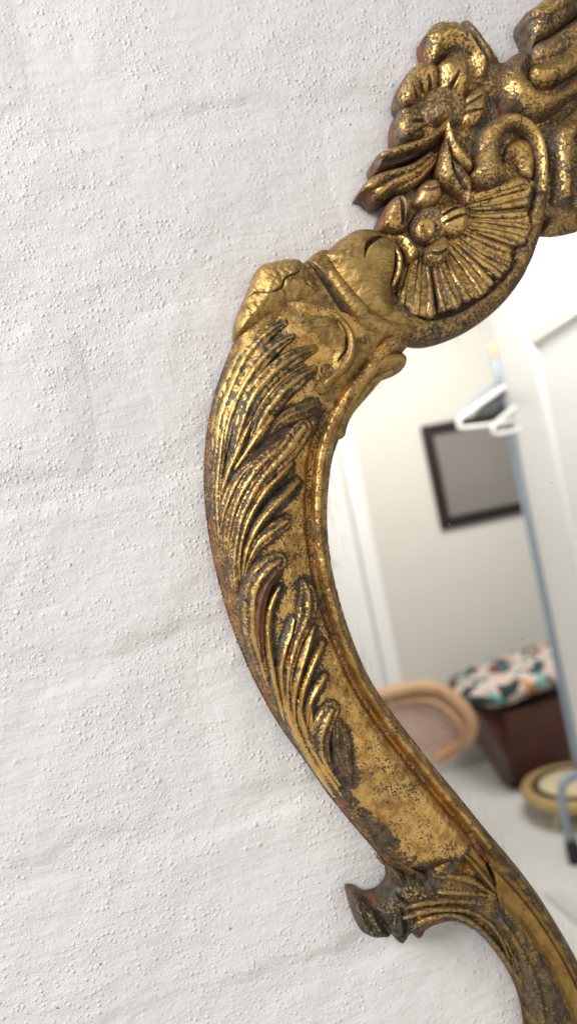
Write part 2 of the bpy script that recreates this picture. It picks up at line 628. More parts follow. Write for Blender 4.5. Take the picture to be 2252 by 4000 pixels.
def on_rail(extra):
    """map pixels onto the rail surface (+extra units) by a few fixed-point steps"""
    def f(P):
        h = np.full(len(P), 30 * HS)
        for _ in range(4):
            q = at(P, h)
            h = 0.5 * h + 0.5 * (np.clip(rail_h(q[:, 0], q[:, 1]), 12 * HS, 40 * HS) + extra * HS)
        return h
    return f


def rail_piece(name, poly, fn, m, grooves=(), seed=2, rough=0.3, back=4):
    X, Z = grid_for(poly)
    sdf = sdf_poly(X, Z, poly)
    H, t, do, di = fn(X, Z)
    gild = 0.62 - 0.9 * np.exp(-((t - GT[name]) / 0.028) ** 2) - 0.35 * np.clip(1 - t / 0.10, 0, 1)
    for c, q in grooves:
        s_ = Stroke(c, q, 34 * HS)
        r, _, k = s_.eval(X, Z, 1.0)
        H = H - r
        gild = gild - 0.9 * k
    H = H + rough * HS * (0.9 * wob(X, Z, 0.018, seed) + 0.4 * wob(X, Z, 0.005, seed + 2))
    edge = np.clip(1 - np.minimum(do, di) / 0.003, 0, 1)
    tone = np.zeros_like(X)
    if name == 'rail':
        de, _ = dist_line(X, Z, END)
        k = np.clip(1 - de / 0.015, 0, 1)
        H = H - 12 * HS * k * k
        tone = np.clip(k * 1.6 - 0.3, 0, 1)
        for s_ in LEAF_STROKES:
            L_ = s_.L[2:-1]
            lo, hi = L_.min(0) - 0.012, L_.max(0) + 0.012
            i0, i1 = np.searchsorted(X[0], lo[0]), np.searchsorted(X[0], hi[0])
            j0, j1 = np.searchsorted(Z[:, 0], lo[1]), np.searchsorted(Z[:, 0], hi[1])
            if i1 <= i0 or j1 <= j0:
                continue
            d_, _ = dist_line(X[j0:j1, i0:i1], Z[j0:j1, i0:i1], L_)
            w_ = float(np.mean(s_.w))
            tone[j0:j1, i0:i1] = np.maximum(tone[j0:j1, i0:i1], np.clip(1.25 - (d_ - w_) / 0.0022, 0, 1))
    me = hf_mesh(name, X, Z, sdf, H, back * HS, {'gild': np.clip(gild, 0, 1), 'edge': edge, 'tone': tone})
    return put(me, name, m, mirror)


GT = {'rail': 0.805, 'lower_rail': 0.79}
i0 = len(RI)
cut = int(np.argmin(np.hypot(*(RI - at(px('d', [(1222, 2090)]), 19 * HS)).T)))
END = at(px('d', [(1215, 2150), (1170, 2185), (1110, 2215), (1070, 2225)]), 30 * HS)
rail_poly = np.vstack([RO, END[::-1], RI[:cut + 1][::-1]])
cut2 = int(np.argmin(np.hypot(*(RI - at(px('d', [(1196, 2060)]), 19 * HS)).T)))


def low_h(X, Z):
    do, _ = dist_line(X, Z, LO)
    di, _ = dist_line(X, Z, RI)
    t = do / (do + di + 1e-9)
    return np.interp(t, LPT, LPH) * HS, t, do, di


low_poly = np.vstack([LO[4:], RI[cut2:][::-1], at(px('d', [(1150, 2130), (1090, 2190)]), 26 * HS)])
lower = rail_piece('lower_rail', low_poly, low_h, M['ochre'], seed=5,
                   grooves=[('G', [(868, 262, 9, 3), (920, 400, 13, 7), (960, 500, 12, 7), (985, 620, 9, 7), (1020, 760, 7, 6), (1060, 900, 7, 6), (1100, 1030, 7, 6), (1135, 1160, 6, 5), (1160, 1300, 3, 1)])])

# dark outer bevel of the rail: a strip of its own colour along the wall side
def strip(name, fn, m, lo, hi, lift, poly, seed=3, parent=None, gr=(), rough=0.35):
    X, Z = grid_for(poly)
    sdf = sdf_poly(X, Z, poly)
    H, t, do, di = fn(X, Z)
    wv = 0.02 * wob(X, Z, 0.02, seed)
    wd = (do + di)
    sd2 = np.maximum((t - hi + wv), (lo - t)) * wd
    prof = np.clip(-sd2 / 0.0025, 0, 1)
    H = H + lift * HS * (0.15 + prof) - 0.12 * HS
    gild = 0.45 + 0.2 * wob(X, Z, 0.012, seed)
    for c, q in gr:
        s_ = Stroke(c, q, 33 * HS)
        r, _, k = s_.eval(X, Z)
        H = H + r
        gild = np.maximum(gild, gild * 0.4 + 0.6 * k)
    H = H + rough * HS * (wob(X, Z, 0.011, seed) + 0.5 * wob(X, Z, 0.004, seed + 2))
    edge = np.clip(1 - do / 0.004, 0, 1)
    me = hf_mesh(name, X, Z, np.maximum(sd2, sdf), H, 4.5 * HS, {'gild': np.clip(gild, 0, 1), 'edge': edge})
    return put(me, name, m, parent or mirror)


strip('inner_bead', low_h, M['brown'], 0.83, 0.955, 0.9, low_poly, seed=7, parent=lower)
strip('outer_fluting', low_h, M['brown'], -0.2, 0.50, 0.8, low_poly, seed=9, parent=lower,
      gr=[('G', [(1000, 760, 16, 2), (1090, 900, 22, 3), (1180, 1080, 22, 3), (1240, 1250, 20, 3), (1270, 1420, 18, 3)]),
          ('G', [(960, 800, 14, 2), (1050, 930, 18, 2.5), (1130, 1110, 18, 2.5), (1190, 1300, 18, 2.5)])])

# ------------------------------------------------------------------ acanthus leaves on the rail
RB = lambda X, Z: rail_h(X, Z)


LEAF_STROKES = []


def leaf(strokes, m, seed, extra=3, p=0.56, grooves=(), name='acanthus_leaf', rough=0.4):
    strokes = [(c, [(x, y, w_, h_ * 0.92) for x, y, w_, h_ in q]) for c, q in strokes]
    wf, vein = 1.62, 0.10
    if m is M['leafgold']:
        p, wf, vein = -1.35, 1.7, 0.0
        strokes = [(c, [(x, y, w_, h_ * 1.2) for x, y, w_, h_ in q]) for c, q in strokes]
    if seed > 13:
        LEAF_STROKES.extend(Stroke(c, q, on_rail(extra), 1.4) for c, q in strokes)
    return relief(name, m, mirror, strokes=strokes, base=RB, hmap=on_rail(extra), seed=seed, p=p, back=6, grooves=grooves, rough=rough, wf=wf, vein=vein, clip=rail_poly)


# bevel below the last leaf (dark, mottled)
relief('outer_bevel', M['bevel'], mirror, 'F', [(150, 420), (260, 540), (380, 600), (520, 720), (640, 830), (760, 945), (850, 1040), (820, 1085), (760, 1110), (690, 1080), (600, 1000), (480, 880), (380, 760), (270, 620)],
       base=RB, hmap=on_rail(0), h0=-0.5, H=1.1, w=12, back=5, seed=4, rough=0.5)
# sweeping lobes below the repair
leaf([('C', [(590, 575, 14, 2), (500, 620, 30, 5), (420, 690, 40, 6.5), (330, 810, 45, 7), (255, 950, 45, 7), (200, 1090, 40, 6), (165, 1230, 30, 5), (150, 1400, 16, 2)]),
      ('C', [(640, 660, 14, 3), (540, 720, 30, 6), (430, 820, 38, 8), (340, 950, 40, 8), (270, 1090, 36, 7), (225, 1220, 28, 5), (200, 1380, 18, 3)])], M['bronzeleaf'], 11)
leaf([('C', [(770, 740, 18, 4), (660, 790, 34, 8), (540, 870, 42, 9), (430, 980, 44, 9), (360, 1100, 42, 8), (310, 1220, 34, 7), (280, 1340, 24, 4), (260, 1460, 14, 2)]),
      ('C', [(700, 850, 14, 4), (600, 915, 26, 6), (500, 1010, 28, 6), (420, 1120, 26, 5), (370, 1240, 20, 3)])], M['bronzeleaf'], 12)
leaf([('C', [(770, 870, 18, 4), (690, 920, 34, 8), (590, 1000, 40, 8), (510, 1090, 40, 7), (450, 1180, 36, 6), (400, 1290, 28, 5), (360, 1400, 16, 2)])], M['bronzeleaf'], 13)
# mid-rail leaf group
leaf([('D', [(285, 40, 22, 3), (250, 200, 30, 5), (222, 380, 32, 5), (205, 560, 30, 5), (198, 740, 28, 4), (205, 900, 26, 4), (225, 1050, 18, 2)])], M['gilt'], 14)
leaf([('D', [(505, 40, 20, 3), (430, 190, 32, 6), (375, 320, 34, 6), (310, 460, 30, 5), (262, 600, 24, 4), (235, 700, 14, 2)]),
      ('D', [(650, 60, 30, 4), (570, 160, 44, 6), (500, 255, 38, 6), (430, 360, 26, 4), (350, 480, 16, 2)])], M['leafgold'], 15)
leaf([('D', [(490, 435, 20, 4), (400, 530, 34, 7), (325, 650, 36, 7), (275, 780, 32, 6), (245, 900, 24, 4), (235, 1010, 14, 2)])], M['gilt'], 16)
leaf([('D', [(760, 250, 30, 5), (660, 350, 44, 8), (550, 450, 48, 9), (455, 570, 46, 8), (380, 710, 40, 8), (330, 850, 34, 6), (300, 990, 28, 5), (290, 1130, 20, 3)])], M['gilt'], 17)
leaf([('D', [(905, 150, 55, 7), (800, 290, 62, 9), (680, 430, 58, 9), (560, 570, 48, 8), (470, 710, 44, 8), (405, 860, 40, 8), (365, 1010, 36, 7), (345, 1160, 34, 6), (340, 1300, 28, 5), (350, 1450, 20, 3)])], M['gilt'], 18)
leaf([('D', [(800, 430, 30, 5), (700, 540, 40, 7), (590, 660, 38, 7), (500, 800, 34, 6), (435, 940, 30, 6), (395, 1090, 26, 5), (380, 1240, 22, 4), (385, 1380, 14, 2)])], M['leafgold'], 19)
leaf([('D', [(850, 580, 34, 5), (750, 690, 44, 8), (640, 800, 42, 8), (545, 920, 36, 7), (475, 1050, 30, 6), (430, 1190, 24, 5), (415, 1330, 14, 2)])], M['leafgold'], 20)
leaf([('D', [(765, 900, 38, 6), (670, 965, 48, 7), (580, 1040, 42, 6), (505, 1130, 32, 5), (455, 1240, 22, 4), (430, 1350, 12, 2)])], M['gilt'], 21)
# short lobes where leaf and repair meet
leaf([('D', [(1000, -40, 34, 4), (900, 10, 46, 7), (790, 50, 44, 7), (700, 110, 32, 4), (640, 190, 16, 2)])], M['rim'], 22)
# second leaf: big worn lobe with bare red ground
leaf([('E', [(600, 90, 48, 7), (510, 140, 62, 10), (435, 240, 66, 11), (390, 370, 62, 10), (378, 520, 56, 9), (392, 680, 50, 8), (428, 840, 40, 7), (470, 980, 28, 5), (510, 1100, 14, 2)])], M['gilt'], 23)
leaf([('E', [(575, 180, 26, 8.5), (500, 270, 34, 10), (455, 390, 38, 10), (430, 520, 40, 10), (425, 660, 38, 9), (445, 800, 30, 7.5), (470, 910, 18, 5)])], M['bolered'], 24, extra=5, name='worn_leaf_edge')
leaf([('E', [(600, 300, 26, 5), (550, 390, 34, 6), (515, 510, 36, 6), (505, 640, 36, 6), (515, 790, 34, 6), (540, 940, 30, 6), (575, 1100, 26, 5), (610, 1250, 20, 4), (645, 1380, 12, 2)])], M['leafgold'], 25)
leaf([('E', [(720, 560, 26, 4), (690, 680, 34, 6), (645, 800, 34, 6), (615, 940, 30, 6), (620, 1090, 26, 5), (645, 1240, 22, 4), (680, 1390, 16, 3), (715, 1500, 10, 1)])], M['leafgold'], 26)
leaf([('E', [(805, 265, 26, 4), (835, 370, 60, 8), (825, 490, 62, 9), (790, 610, 50, 8), (740, 740, 40, 7), (700, 870, 36, 6), (672, 1010, 32, 6), (668, 1160, 28, 5), (685, 1310, 22, 4), (715, 1440, 14, 2)])], M['gilt'], 27)
leaf([('E', [(875, 620, 26, 5), (830, 750, 36, 8), (790, 890, 36, 8), (750, 1030, 32, 7), (722, 1170, 28, 6), (718, 1310, 24, 5), (735, 1450, 18, 4), (760, 1570, 10, 2)])], M['leafgold'], 28)
leaf([('E', [(945, 750, 34, 6), (890, 860, 42, 8), (840, 990, 38, 7), (795, 1130, 32, 6), (770, 1270, 26, 5), (770, 1400, 20, 4), (790, 1520, 12, 2)])], M['leafgold'], 29)
leaf([('E', [(965, 1020, 28, 4), (910, 1110, 36, 6), (860, 1210, 32, 6), (830, 1330, 26, 5), (825, 1450, 16, 3)])], M['leafgold'], 30)
# third leaf
leaf([('F', [(20, 40, 24, 4), (55, 170, 30, 6), (105, 290, 32, 6), (175, 420, 30, 5), (250, 545, 26, 4), (330, 670, 16, 2)])], M['leafgold'], 31)
leaf([('F', [(105, 60, 22, 4), (125, 190, 28, 6), (170, 320, 30, 6), (235, 440, 28, 5), (310, 560, 22, 4), (380, 660, 12, 2)])], M['leafgold'], 32)
leaf([('F', [(180, 90, 20, 4), (188, 220, 26, 6), (225, 360, 28, 6), (290, 490, 24, 5), (370, 600, 14, 2)])], M['leafgold'], 33)
leaf([('F', [(312, 118, 40, 6), (262, 190, 48, 10), (240, 290, 44, 10), (248, 390, 36, 8), (280, 480, 26, 5), (330, 570, 14, 2)])], M['gilt'], 34)
leaf([('F', [(345, 200, 22, 4), (350, 300, 30, 6), (362, 400, 28, 5), (395, 490, 20, 4), (440, 580, 10, 2)]),
      ('F', [(385, 240, 18, 3), (400, 330, 24, 5), (410, 430, 20, 4), (440, 520, 12, 2)])], M['rim'], 35)

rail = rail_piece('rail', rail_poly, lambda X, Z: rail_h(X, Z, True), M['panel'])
strip('outer_edge', lambda X, Z: rail_h(X, Z, True), M['rim'], -0.2, 0.15, 0.5, rail_poly, parent=rail)
strip('inner_bead', lambda X, Z: rail_h(X, Z, True), M['panel'], 0.835, 0.945, 1.0, rail_poly, seed=6, parent=rail)
strip('sight_edge', lambda X, Z: rail_h(X, Z, True), M['ochre'], 0.955, 1.2, 0.25, rail_poly, seed=8, parent=rail)

# ------------------------------------------------------------------ bronze-painted repair at the shoulder
relief('shoulder', M['bronze'], mirror, 'C', [(700, 200), (790, 128), (860, 118), (960, 200), (1100, 300), (1260, 420), (1400, 540), (1430, 630), (1350, 690), (1240, 735), (1120, 850), (1000, 1000), (900, 1200), (760, 1120), (600, 1050), (420, 1000), (300, 900), (290, 700), (330, 560), (500, 350)],
       h0=20, H=13, w=16, seed=40, hmap=24, rough=0.35,
       strokes=[('C', [(870, 300, 30, 2), (960, 440, 50, 5), (1060, 560, 60, 6), (1200, 640, 50, 5), (1400, 650, 30, 2)])],
       grooves=[('C', [(730, 210, 12, 2), (800, 310, 24, 5), (880, 430, 26, 6), (960, 550, 26, 6), (1030, 660, 22, 5), (1070, 720, 14, 2)])])
relief('repair_patch', M['bronze'], mirror, 'C', [(385, 290), (400, 248), (450, 205), (520, 185), (640, 172), (700, 195), (745, 250), (800, 330), (830, 400), (780, 455), (700, 482), (640, 512), (560, 535), (470, 592), (380, 640), (312, 662), (275, 640), (280, 560), (310, 460), (350, 380)],
       h0=20, H=20, w=22, seed=41, hmap=26, rough=0.9, grooves=[('C', [(350, 430, 4, 1), (400, 412, 7, 2), (470, 425, 6, 1.5), (540, 395, 8, 2.5), (565, 340, 7, 2), (620, 315, 8, 2.5), (660, 285, 5, 1)]), ('C', [(480, 560, 5, 1), (540, 530, 8, 2), (600, 500, 11, 3), (680, 470, 8, 2), (760, 440, 8, 2), (820, 400, 5, 1)]), ('C', [(690, 330, 4, 1), (720, 380, 6, 1.5), (770, 400, 4, 1)])])
relief('repair_scroll', M['bronze'], mirror, 'C', [(540, 610), (600, 545), (680, 495), (770, 465), (860, 480), (940, 530), (1005, 610), (1042, 700), (1045, 800), (1005, 890), (945, 950), (880, 1030), (830, 1060), (770, 1050), (720, 1000), (760, 930), (830, 870), (850, 800), (770, 760), (680, 720), (600, 680)],
       h0=24, H=14, w=14, seed=42, hmap=32, rough=0.45,
       strokes=[('C', [(800, 490, 22, 2), (900, 530, 30, 4), (975, 620, 32, 5), (1005, 720, 32, 5), (985, 820, 30, 5), (920, 900, 26, 4), (840, 960, 20, 2)])],
       grooves=[('C', [(900, 580, 8, 1), (950, 660, 12, 4), (955, 760, 10, 3), (910, 830, 6, 1)])])
relief('inner_ear', M['bronze'], mirror, 'C', [(1040, 720), (1140, 735), (1250, 738), (1335, 765), (1358, 812), (1340, 862), (1290, 900), (1210, 930), (1150, 1000), (1080, 1080), (1020, 1150), (985, 1230), (960, 1300), (860, 1300), (880, 1180), (920, 1060), (980, 960), (1030, 850)],
       h0=18, H=12, w=12, seed=43, hmap=24,
       strokes=[('C', [(1310, 820, 34, 4), (1210, 830, 34, 4), (1110, 910, 30, 4), (1020, 1040, 26, 3), (940, 1200, 22, 2)]),
                ('C', [(1250, 900, 20, 3), (1150, 950, 24, 3), (1070, 1050, 22, 3), (1000, 1160, 18, 2)])])

# ------------------------------------------------------------------ crest
crest = relief('crest_backing', M['dusty'], mirror, 'A', [(540, 430), (620, 330), (760, 240), (900, 330), (960, 392), (1060, 360), (1180, 330), (1230, 250), (1450, 120), (1620, 60), (1620, 1300), (1420, 1440), (1230, 1420), (1190, 1560), (1100, 1720), (980, 1860), (820, 1980), (640, 2060), (480, 2100), (330, 2060), (150, 1880), (100, 1640), (180, 1480), (260, 1380), (300, 1250), (430, 1150), (520, 1050), (480, 930), (370, 880), (330, 780), (350, 640), (430, 520)],
               h0=12, H=11, w=12, seed=50, hmap=16, rough=0.8)
relief('leaf', M['crest'], mirror, 'A', [(485, 245), (505, 200), (558, 140), (620, 130), (690, 135), (720, 158), (735, 120), (770, 132), (855, 225), (965, 395), (910, 430), (870, 520), (790, 520), (780, 440), (740, 365), (640, 345), (585, 385), (560, 418), (522, 392), (500, 330)],
       h0=14, H=17, w=19, seed=51, hmap=20,
       grooves=[('A', [(725, 150, 6, 1), (740, 220, 14, 3), (800, 310, 14, 4), (870, 420, 10, 2)]), ('A', [(770, 180, 6, 1), (840, 290, 10, 2), (900, 390, 6, 1)])])
# upper flower
fl = relief('flower', M['dusty'], mirror, 'A', [(470, 660), (520, 570), (620, 520), (720, 560), (770, 650), (740, 770), (640, 800), (520, 800), (450, 740)], h0=20, H=8, w=8, seed=52, hmap=24)
relief('petal', M['crest'], fl, 'A', [(342, 640), (334, 580), (368, 480), (420, 410), (490, 380), (548, 400), (588, 450), (592, 560), (560, 590), (505, 610), (440, 655), (380, 672)], h0=16, H=16, w=10, seed=53, hmap=24, cup=(560, 650, 150, 7),
       grooves=[('A', [(450, 540, 10, 1), (480, 590, 16, 5), (500, 620, 10, 2)]), ('A', [(505, 500, 10, 1), (525, 560, 15, 5), (540, 590, 10, 2)]), ('A', [(420, 590, 8, 1), (450, 625, 14, 4), (480, 640, 10, 2)])])
relief('petal', M['crest'], fl, 'A', [(575, 440), (590, 390), (650, 345), (720, 350), (775, 400), (797, 480), (775, 560), (735, 620), (680, 600), (640, 585), (598, 560)], h0=20, H=16, w=11, seed=54, hmap=28, cup=(610, 650, 130, 6),
       grooves=[('A', [(690, 480, 8, 1), (660, 540, 14, 4), (640, 580, 10, 3)])])
relief('petal', M['crest'], fl, 'A', [(715, 640), (740, 590), (800, 545), (852, 545), (887, 600), (882, 700), (852, 780), (790, 802), (722, 792), (700, 720)], h0=17, H=14, w=9, seed=55, hmap=25, cup=(640, 690, 140, 6),
       grooves=[('A', [(730, 680, 8, 2), (790, 650, 9, 2), (840, 620, 6, 1)]), ('A', [(730, 720, 8, 2), (800, 710, 9, 2), (850, 700, 6, 1)])])
relief('petal', M['dusty'], fl, 'A', [(330, 690), (390, 668), (460, 678), (505, 740), (545, 800), (500, 855), (425, 892), (372, 910), (325, 880), (308, 800)], h0=15, H=15, w=9, seed=56, hmap=22, cup=(570, 760, 150, 6),
       grooves=[('A', [(400, 790, 8, 1), (450, 780, 12, 4), (500, 770, 8, 2)]), ('A', [(420, 850, 8, 1), (470, 820, 12, 4), (510, 800, 8, 2)])])
relief('flower_centre', M['dusty'], fl, 'A', [(526, 682), (540, 646), (569, 617), (612, 601), (660, 617), (696, 660), (695, 725), (675, 761), (637, 754), (580, 754), (540, 725)], h0=23, H=13, w=11, seed=57, hmap=33)
# sprig of leaves
relief('leaf', M['crest'], mirror, 'A', [(200, 1045), (190, 990), (212, 950), (262, 930), (335, 912), (480, 868), (580, 800), (640, 715), (672, 740), (650, 830), (570, 905), (440, 975), (310, 1025), (235, 1052)], h0=20, H=12, w=8, seed=58, hmap=29,
       strokes=[('A', [(225, 975, 26, 3), (350, 945, 34, 6), (480, 900, 34, 7), (590, 820, 26, 6), (650, 735, 14, 4)])], grooves=[('A', [(230, 1020, 10, 2), (330, 995, 12, 3), (450, 950, 8, 2)])])
relief('leaf', M['crest'], mirror, 'B', [(90, 312), (120, 262), (180, 200), (320, 170), (430, 120), (540, 40), (585, 5), (605, 60), (590, 110), (560, 170), (500, 240), (430, 290), (350, 312), (290, 332), (250, 366), (190, 372), (140, 332)], h0=17, H=12, w=9, seed=59, hmap=26,
       strokes=[('B', [(140, 285, 30, 4), (260, 220, 32, 6), (400, 180, 26, 6), (520, 90, 18, 4)]), ('B', [(200, 330, 24, 3), (320, 270, 26, 6), (440, 215, 22, 6), (560, 100, 14, 4)]), ('B', [(330, 310, 20, 2), (440, 262, 22, 5), (530, 170, 18, 5), (580, 100, 12, 3)])])
relief('leaf', M['crest'], mirror, 'A', [(630, 760), (655, 745), (700, 870), (762, 950), (803, 1020), (790, 1062), (740, 1042), (680, 985), (640, 900), (625, 840)], h0=30, H=9, w=7, seed=60, hmap=36)
relief('leaf', M['crest'], mirror, 'B', [(578, 185), (588, 100), (608, 20), (632, -50), (655, 50), (682, 120), (742, 172), (792, 250), (793, 330), (770, 392), (735, 335), (660, 285), (608, 252)], h0=28, H=13, w=9, seed=61, hmap=35,
       grooves=[('B', [(650, 100, 6, 1), (660, 190, 12, 4), (700, 260, 12, 4), (750, 320, 8, 2)])])

# C-scroll with its volutes
relief('c_scroll', M['rim'], mirror, strokes=[('B', [(150, 860, 60, 12), (215, 990, 105, 15), (330, 1110, 115, 16), (470, 1178, 95, 15), (620, 1160, 82, 15), (780, 1085, 78, 15), (935, 965, 74, 15), (1055, 820, 68, 15), (1140, 650, 62, 15), (1192, 480, 54, 15), (1216, 330, 46, 15), (1216, 180, 42, 15)])],
       h0=16, hmap=24, p=0.45, seed=62, rough=0.5, grooves=[('B', [(330, 1040, 10, 1), (480, 1120, 16, 3), (640, 1100, 16, 4), (800, 1020, 16, 4), (950, 900, 14, 4), (1060, 760, 12, 3)])])
relief('c_scroll', M['crest'], mirror, strokes=[('B', [(1224, 320, 34, 17), (1226, 170, 38, 18), (1202, 30, 40, 19), (1142, -70, 43, 19), (1055, -118, 46, 19), (970, -100, 56, 19), (905, -20, 74, 19), (885, 80, 88, 18), (890, 150, 92, 18)])],
       h0=18, hmap=28, p=0.5, seed=63)
relief('scroll_eye', M['crest'], mirror, 'A', [(790, 1075), (812, 1000), (850, 915), (905, 860), (960, 920), (985, 1010), (1022, 1075), (1005, 1125), (930, 1166), (860, 1166), (800, 1125)], h0=24, H=19, w=17, seed=64, hmap=34)
relief('scroll_eye', M['crest'], mirror, 'A', [(1090, 850), (1020, 885), (985, 970), (1005, 1015), (1060, 1005), (1085, 1060), (1125, 1115), (1185, 1125), (1200, 1000), (1165, 890)], h0=19, H=11, w=10, seed=65, hmap=27)
relief('volute', M['bronze'], mirror, 'C', [(800, 150), (845, 118), (905, 66), (980, 10), (1060, -25), (1160, -15), (1250, 30), (1312, 100), (1337, 180), (1325, 270), (1285, 345), (1270, 420), (1300, 520), (1240, 590), (1130, 600), (1010, 520), (920, 400), (850, 270)],
       h0=18, H=22, w=22, seed=66, hmap=28, rough=0.25,
       grooves=[('C', [(1058, 200, 6, 1), (1075, 130, 16, 6), (1115, 90, 18, 7), (1175, 62, 10, 3), (1215, 70, 5, 1)]),
                ('C', [(1262, 110, 8, 2), (1262, 180, 14, 6), (1262, 250, 14, 7), (1250, 320, 8, 2)])])
relief('volute_rim', M['crest'], mirror, strokes=[('C', [(1270, 90, 14, 2), (1300, 150, 22, 5), (1305, 230, 22, 6), (1285, 300, 18, 4), (1270, 340, 10, 2)])], h0=33, hmap=36, seed=67)

# shell with its ribs
SC = (520, 430)
shm = 26
sh_out = [(780, 300), (850, 282), (960, 258), (1040, 232), (1120, 258), (1152, 318), (1130, 370), (1112, 425), (1142, 490), (1152, 570), (1112, 642), (1042, 680), (1037, 760), (1020, 812), (960, 862), (905, 872), (898, 930), (842, 990), (745, 1006), (700, 1062), (592, 1082), (550, 1116), (480, 1122), (402, 1082), (340, 1030), (318, 975), (325, 880), (360, 790), (420, 720), (560, 660), (660, 560), (740, 430)]
scw = at(px('B', [SC]), shm * HS)[0]
rim_r = np.hypot(*(at(px('B', [(1040, 760)]), shm * HS)[0] - scw))


def shell_dish(X, Z):
    r = np.hypot(X - scw[0], Z - scw[1]) / rim_r
    return HS * (9.0 * np.clip(r, 0, 1.1) ** 2)


shell = relief('shell', M['crest'], mirror, 'B', sh_out, h0=17, H=4.5, w=5, seed=70, hmap=shm, dome=shell_dish, back=8,
               grooves=[('B', [(SC[0] + (x_ - SC[0]) * f_, SC[1] + (y_ - SC[1]) * f_, 6 + 8 * f_, 1 + 3 * f_) for f_ in (0.5, 0.75, 1.03)]) for x_, y_ in ((1112, 425), (1042, 680), (903, 872), (735, 1010), (560, 1095))])
edge_r = []
for k in range(16):
    a = math.radians(-13 + k * (119.0 / 15))
    dx, dy = math.cos(a), math.sin(a)
    # reach of the shell edge in this direction
    O = np.array(spline(np.array(sh_out, float), 4, True))
    rel = O - np.array(SC)
    ang = np.arctan2(rel[:, 1], rel[:, 0])
    rad = np.hypot(rel[:, 0], rel[:, 1])
    sel = np.abs(ang - a) < 0.06
    R = rad[sel & (rad > 400)].max() if (sel & (rad > 400)).any() else 620
    r_in = 265 + 30 * math.sin(k * 2.1)
    bend = 14 * math.sin(k * 1.3)
    pts = []
    for u in (0, .25, .5, .75, .93):
        r = r_in + (R - r_in) * u - 6
        pts.append((SC[0] + dx * r - dy * bend * math.sin(u * 3.1), SC[1] + dy * r + dx * bend * math.sin(u * 3.1),
                    11 + 18 * u + (2 if k % 3 else -4), 2.2 + 1.6 * u - (2.2 if u > 0.9 else 0)))
    relief('rib', M['crest'], shell, strokes=[('B', pts)], h0=0, base=lambda X, Z: (17 + 4.2) * HS + shell_dish(X, Z), hmap=shm + 4, back=16, seed=71 + k % 5, rough=0.25)

# lower flower
f2 = relief('flower', M['dusty'], mirror, 'B', [(420, 470), (480, 420), (560, 400), (640, 450), (650, 560), (600, 640), (520, 660), (430, 620), (390, 540)], h0=22, H=8, w=8, seed=80, hmap=26)
for out, m_, g_ in (
        ([(572, 455), (600, 410), (670, 385), (732, 390), (772, 430), (782, 510), (752, 572), (690, 592), (640, 582), (588, 540)], 'crest',
         [('B', [(600, 470, 8, 2), (660, 440, 11, 4), (730, 420, 7, 1)]), ('B', [(610, 520, 8, 2), (680, 490, 11, 4), (750, 470, 7, 1)])]),
        ([(490, 700), (510, 650), (560, 590), (612, 574), (652, 600), (667, 670), (642, 740), (590, 782), (530, 777), (488, 745)], 'crest', [('B', [(520, 700, 8, 2), (570, 720, 14, 3), (620, 690, 8, 1)])]),
        ([(328, 580), (390, 580), (432, 620), (472, 660), (472, 712), (430, 752), (385, 752), (368, 690), (348, 640)], 'crest', []),
        ([(225, 515), (248, 440), (288, 360), (340, 328), (402, 350), (422, 420), (402, 480), (392, 550), (310, 562), (238, 545)], 'crest', [('B', [(340, 360, 10, 2), (350, 440, 18, 5), (350, 520, 12, 3)])]),
        ([(438, 390), (450, 310), (490, 250), (560, 228), (607, 280), (612, 350), (562, 402), (500, 422)], 'crest', [('B', [(480, 300, 8, 1), (520, 320, 10, 2), (580, 300, 6, 1)])])):
    relief('petal', M[m_], f2, 'B', out, h0=22, H=14, w=9, seed=81 + len(g_), hmap=31, grooves=g_, cup=(515, 530, 130, 8))
relief('flower_centre', M['crest'], f2, 'B', [(450, 544), (459, 497), (493, 467), (541, 467), (572, 497), (578, 548), (558, 596), (519, 613), (476, 600)], h0=28, H=10, w=6, seed=85, hmap=37, cup=(520, 550, 42, 7))

# right-hand scroll and leaves running out of the picture
relief('scroll_ridge', M['dusty'], mirror, 'A', [(1168, 335), (1195, 265), (1300, 210), (1450, 100), (1620, 0), (1620, 300), (1450, 330), (1300, 380), (1200, 390)], h0=16, H=10, w=9, seed=90, hmap=22)
relief('volute', M['crest'], mirror, 'A', [(948, 570), (958, 480), (1000, 390), (1060, 322), (1120, 314), (1172, 340), (1180, 400), (1150, 470), (1180, 560), (1270, 580), (1350, 550), (1450, 470), (1620, 380), (1620, 560), (1450, 610), (1350, 690), (1250, 752), (1150, 764), (1050, 742), (980, 690)],
       h0=18, H=20, w=19, seed=91, hmap=28, strokes=[('A', [(1020, 500, 60, 2), (1050, 600, 90, 6), (1150, 670, 70, 5), (1300, 640, 40, 3), (1450, 550, 30, 2)])])
relief('scroll_tongue', M['crest'], mirror, 'A', [(1135, 490), (1145, 410), (1250, 372), (1370, 312), (1450, 232), (1620, 110), (1620, 350), (1450, 462), (1340, 528), (1250, 552), (1175, 540)], h0=18, H=16, w=13, seed=92, hmap=28)
relief('leaf', M['crest'], mirror, 'A', [(1115, 130), (1132, 72), (1180, 40), (1230, 0), (1300, -60), (1420, -160), (1640, -160), (1640, -20), (1450, 98), (1350, 178), (1250, 240), (1192, 268), (1170, 335), (1163, 262), (1130, 180)], h0=14, H=18, w=15, seed=93, hmap=22,
       strokes=[('A', [(1160, 110, 40, 2), (1250, 70, 60, 5), (1350, 0, 60, 5), (1500, -100, 50, 4)])])
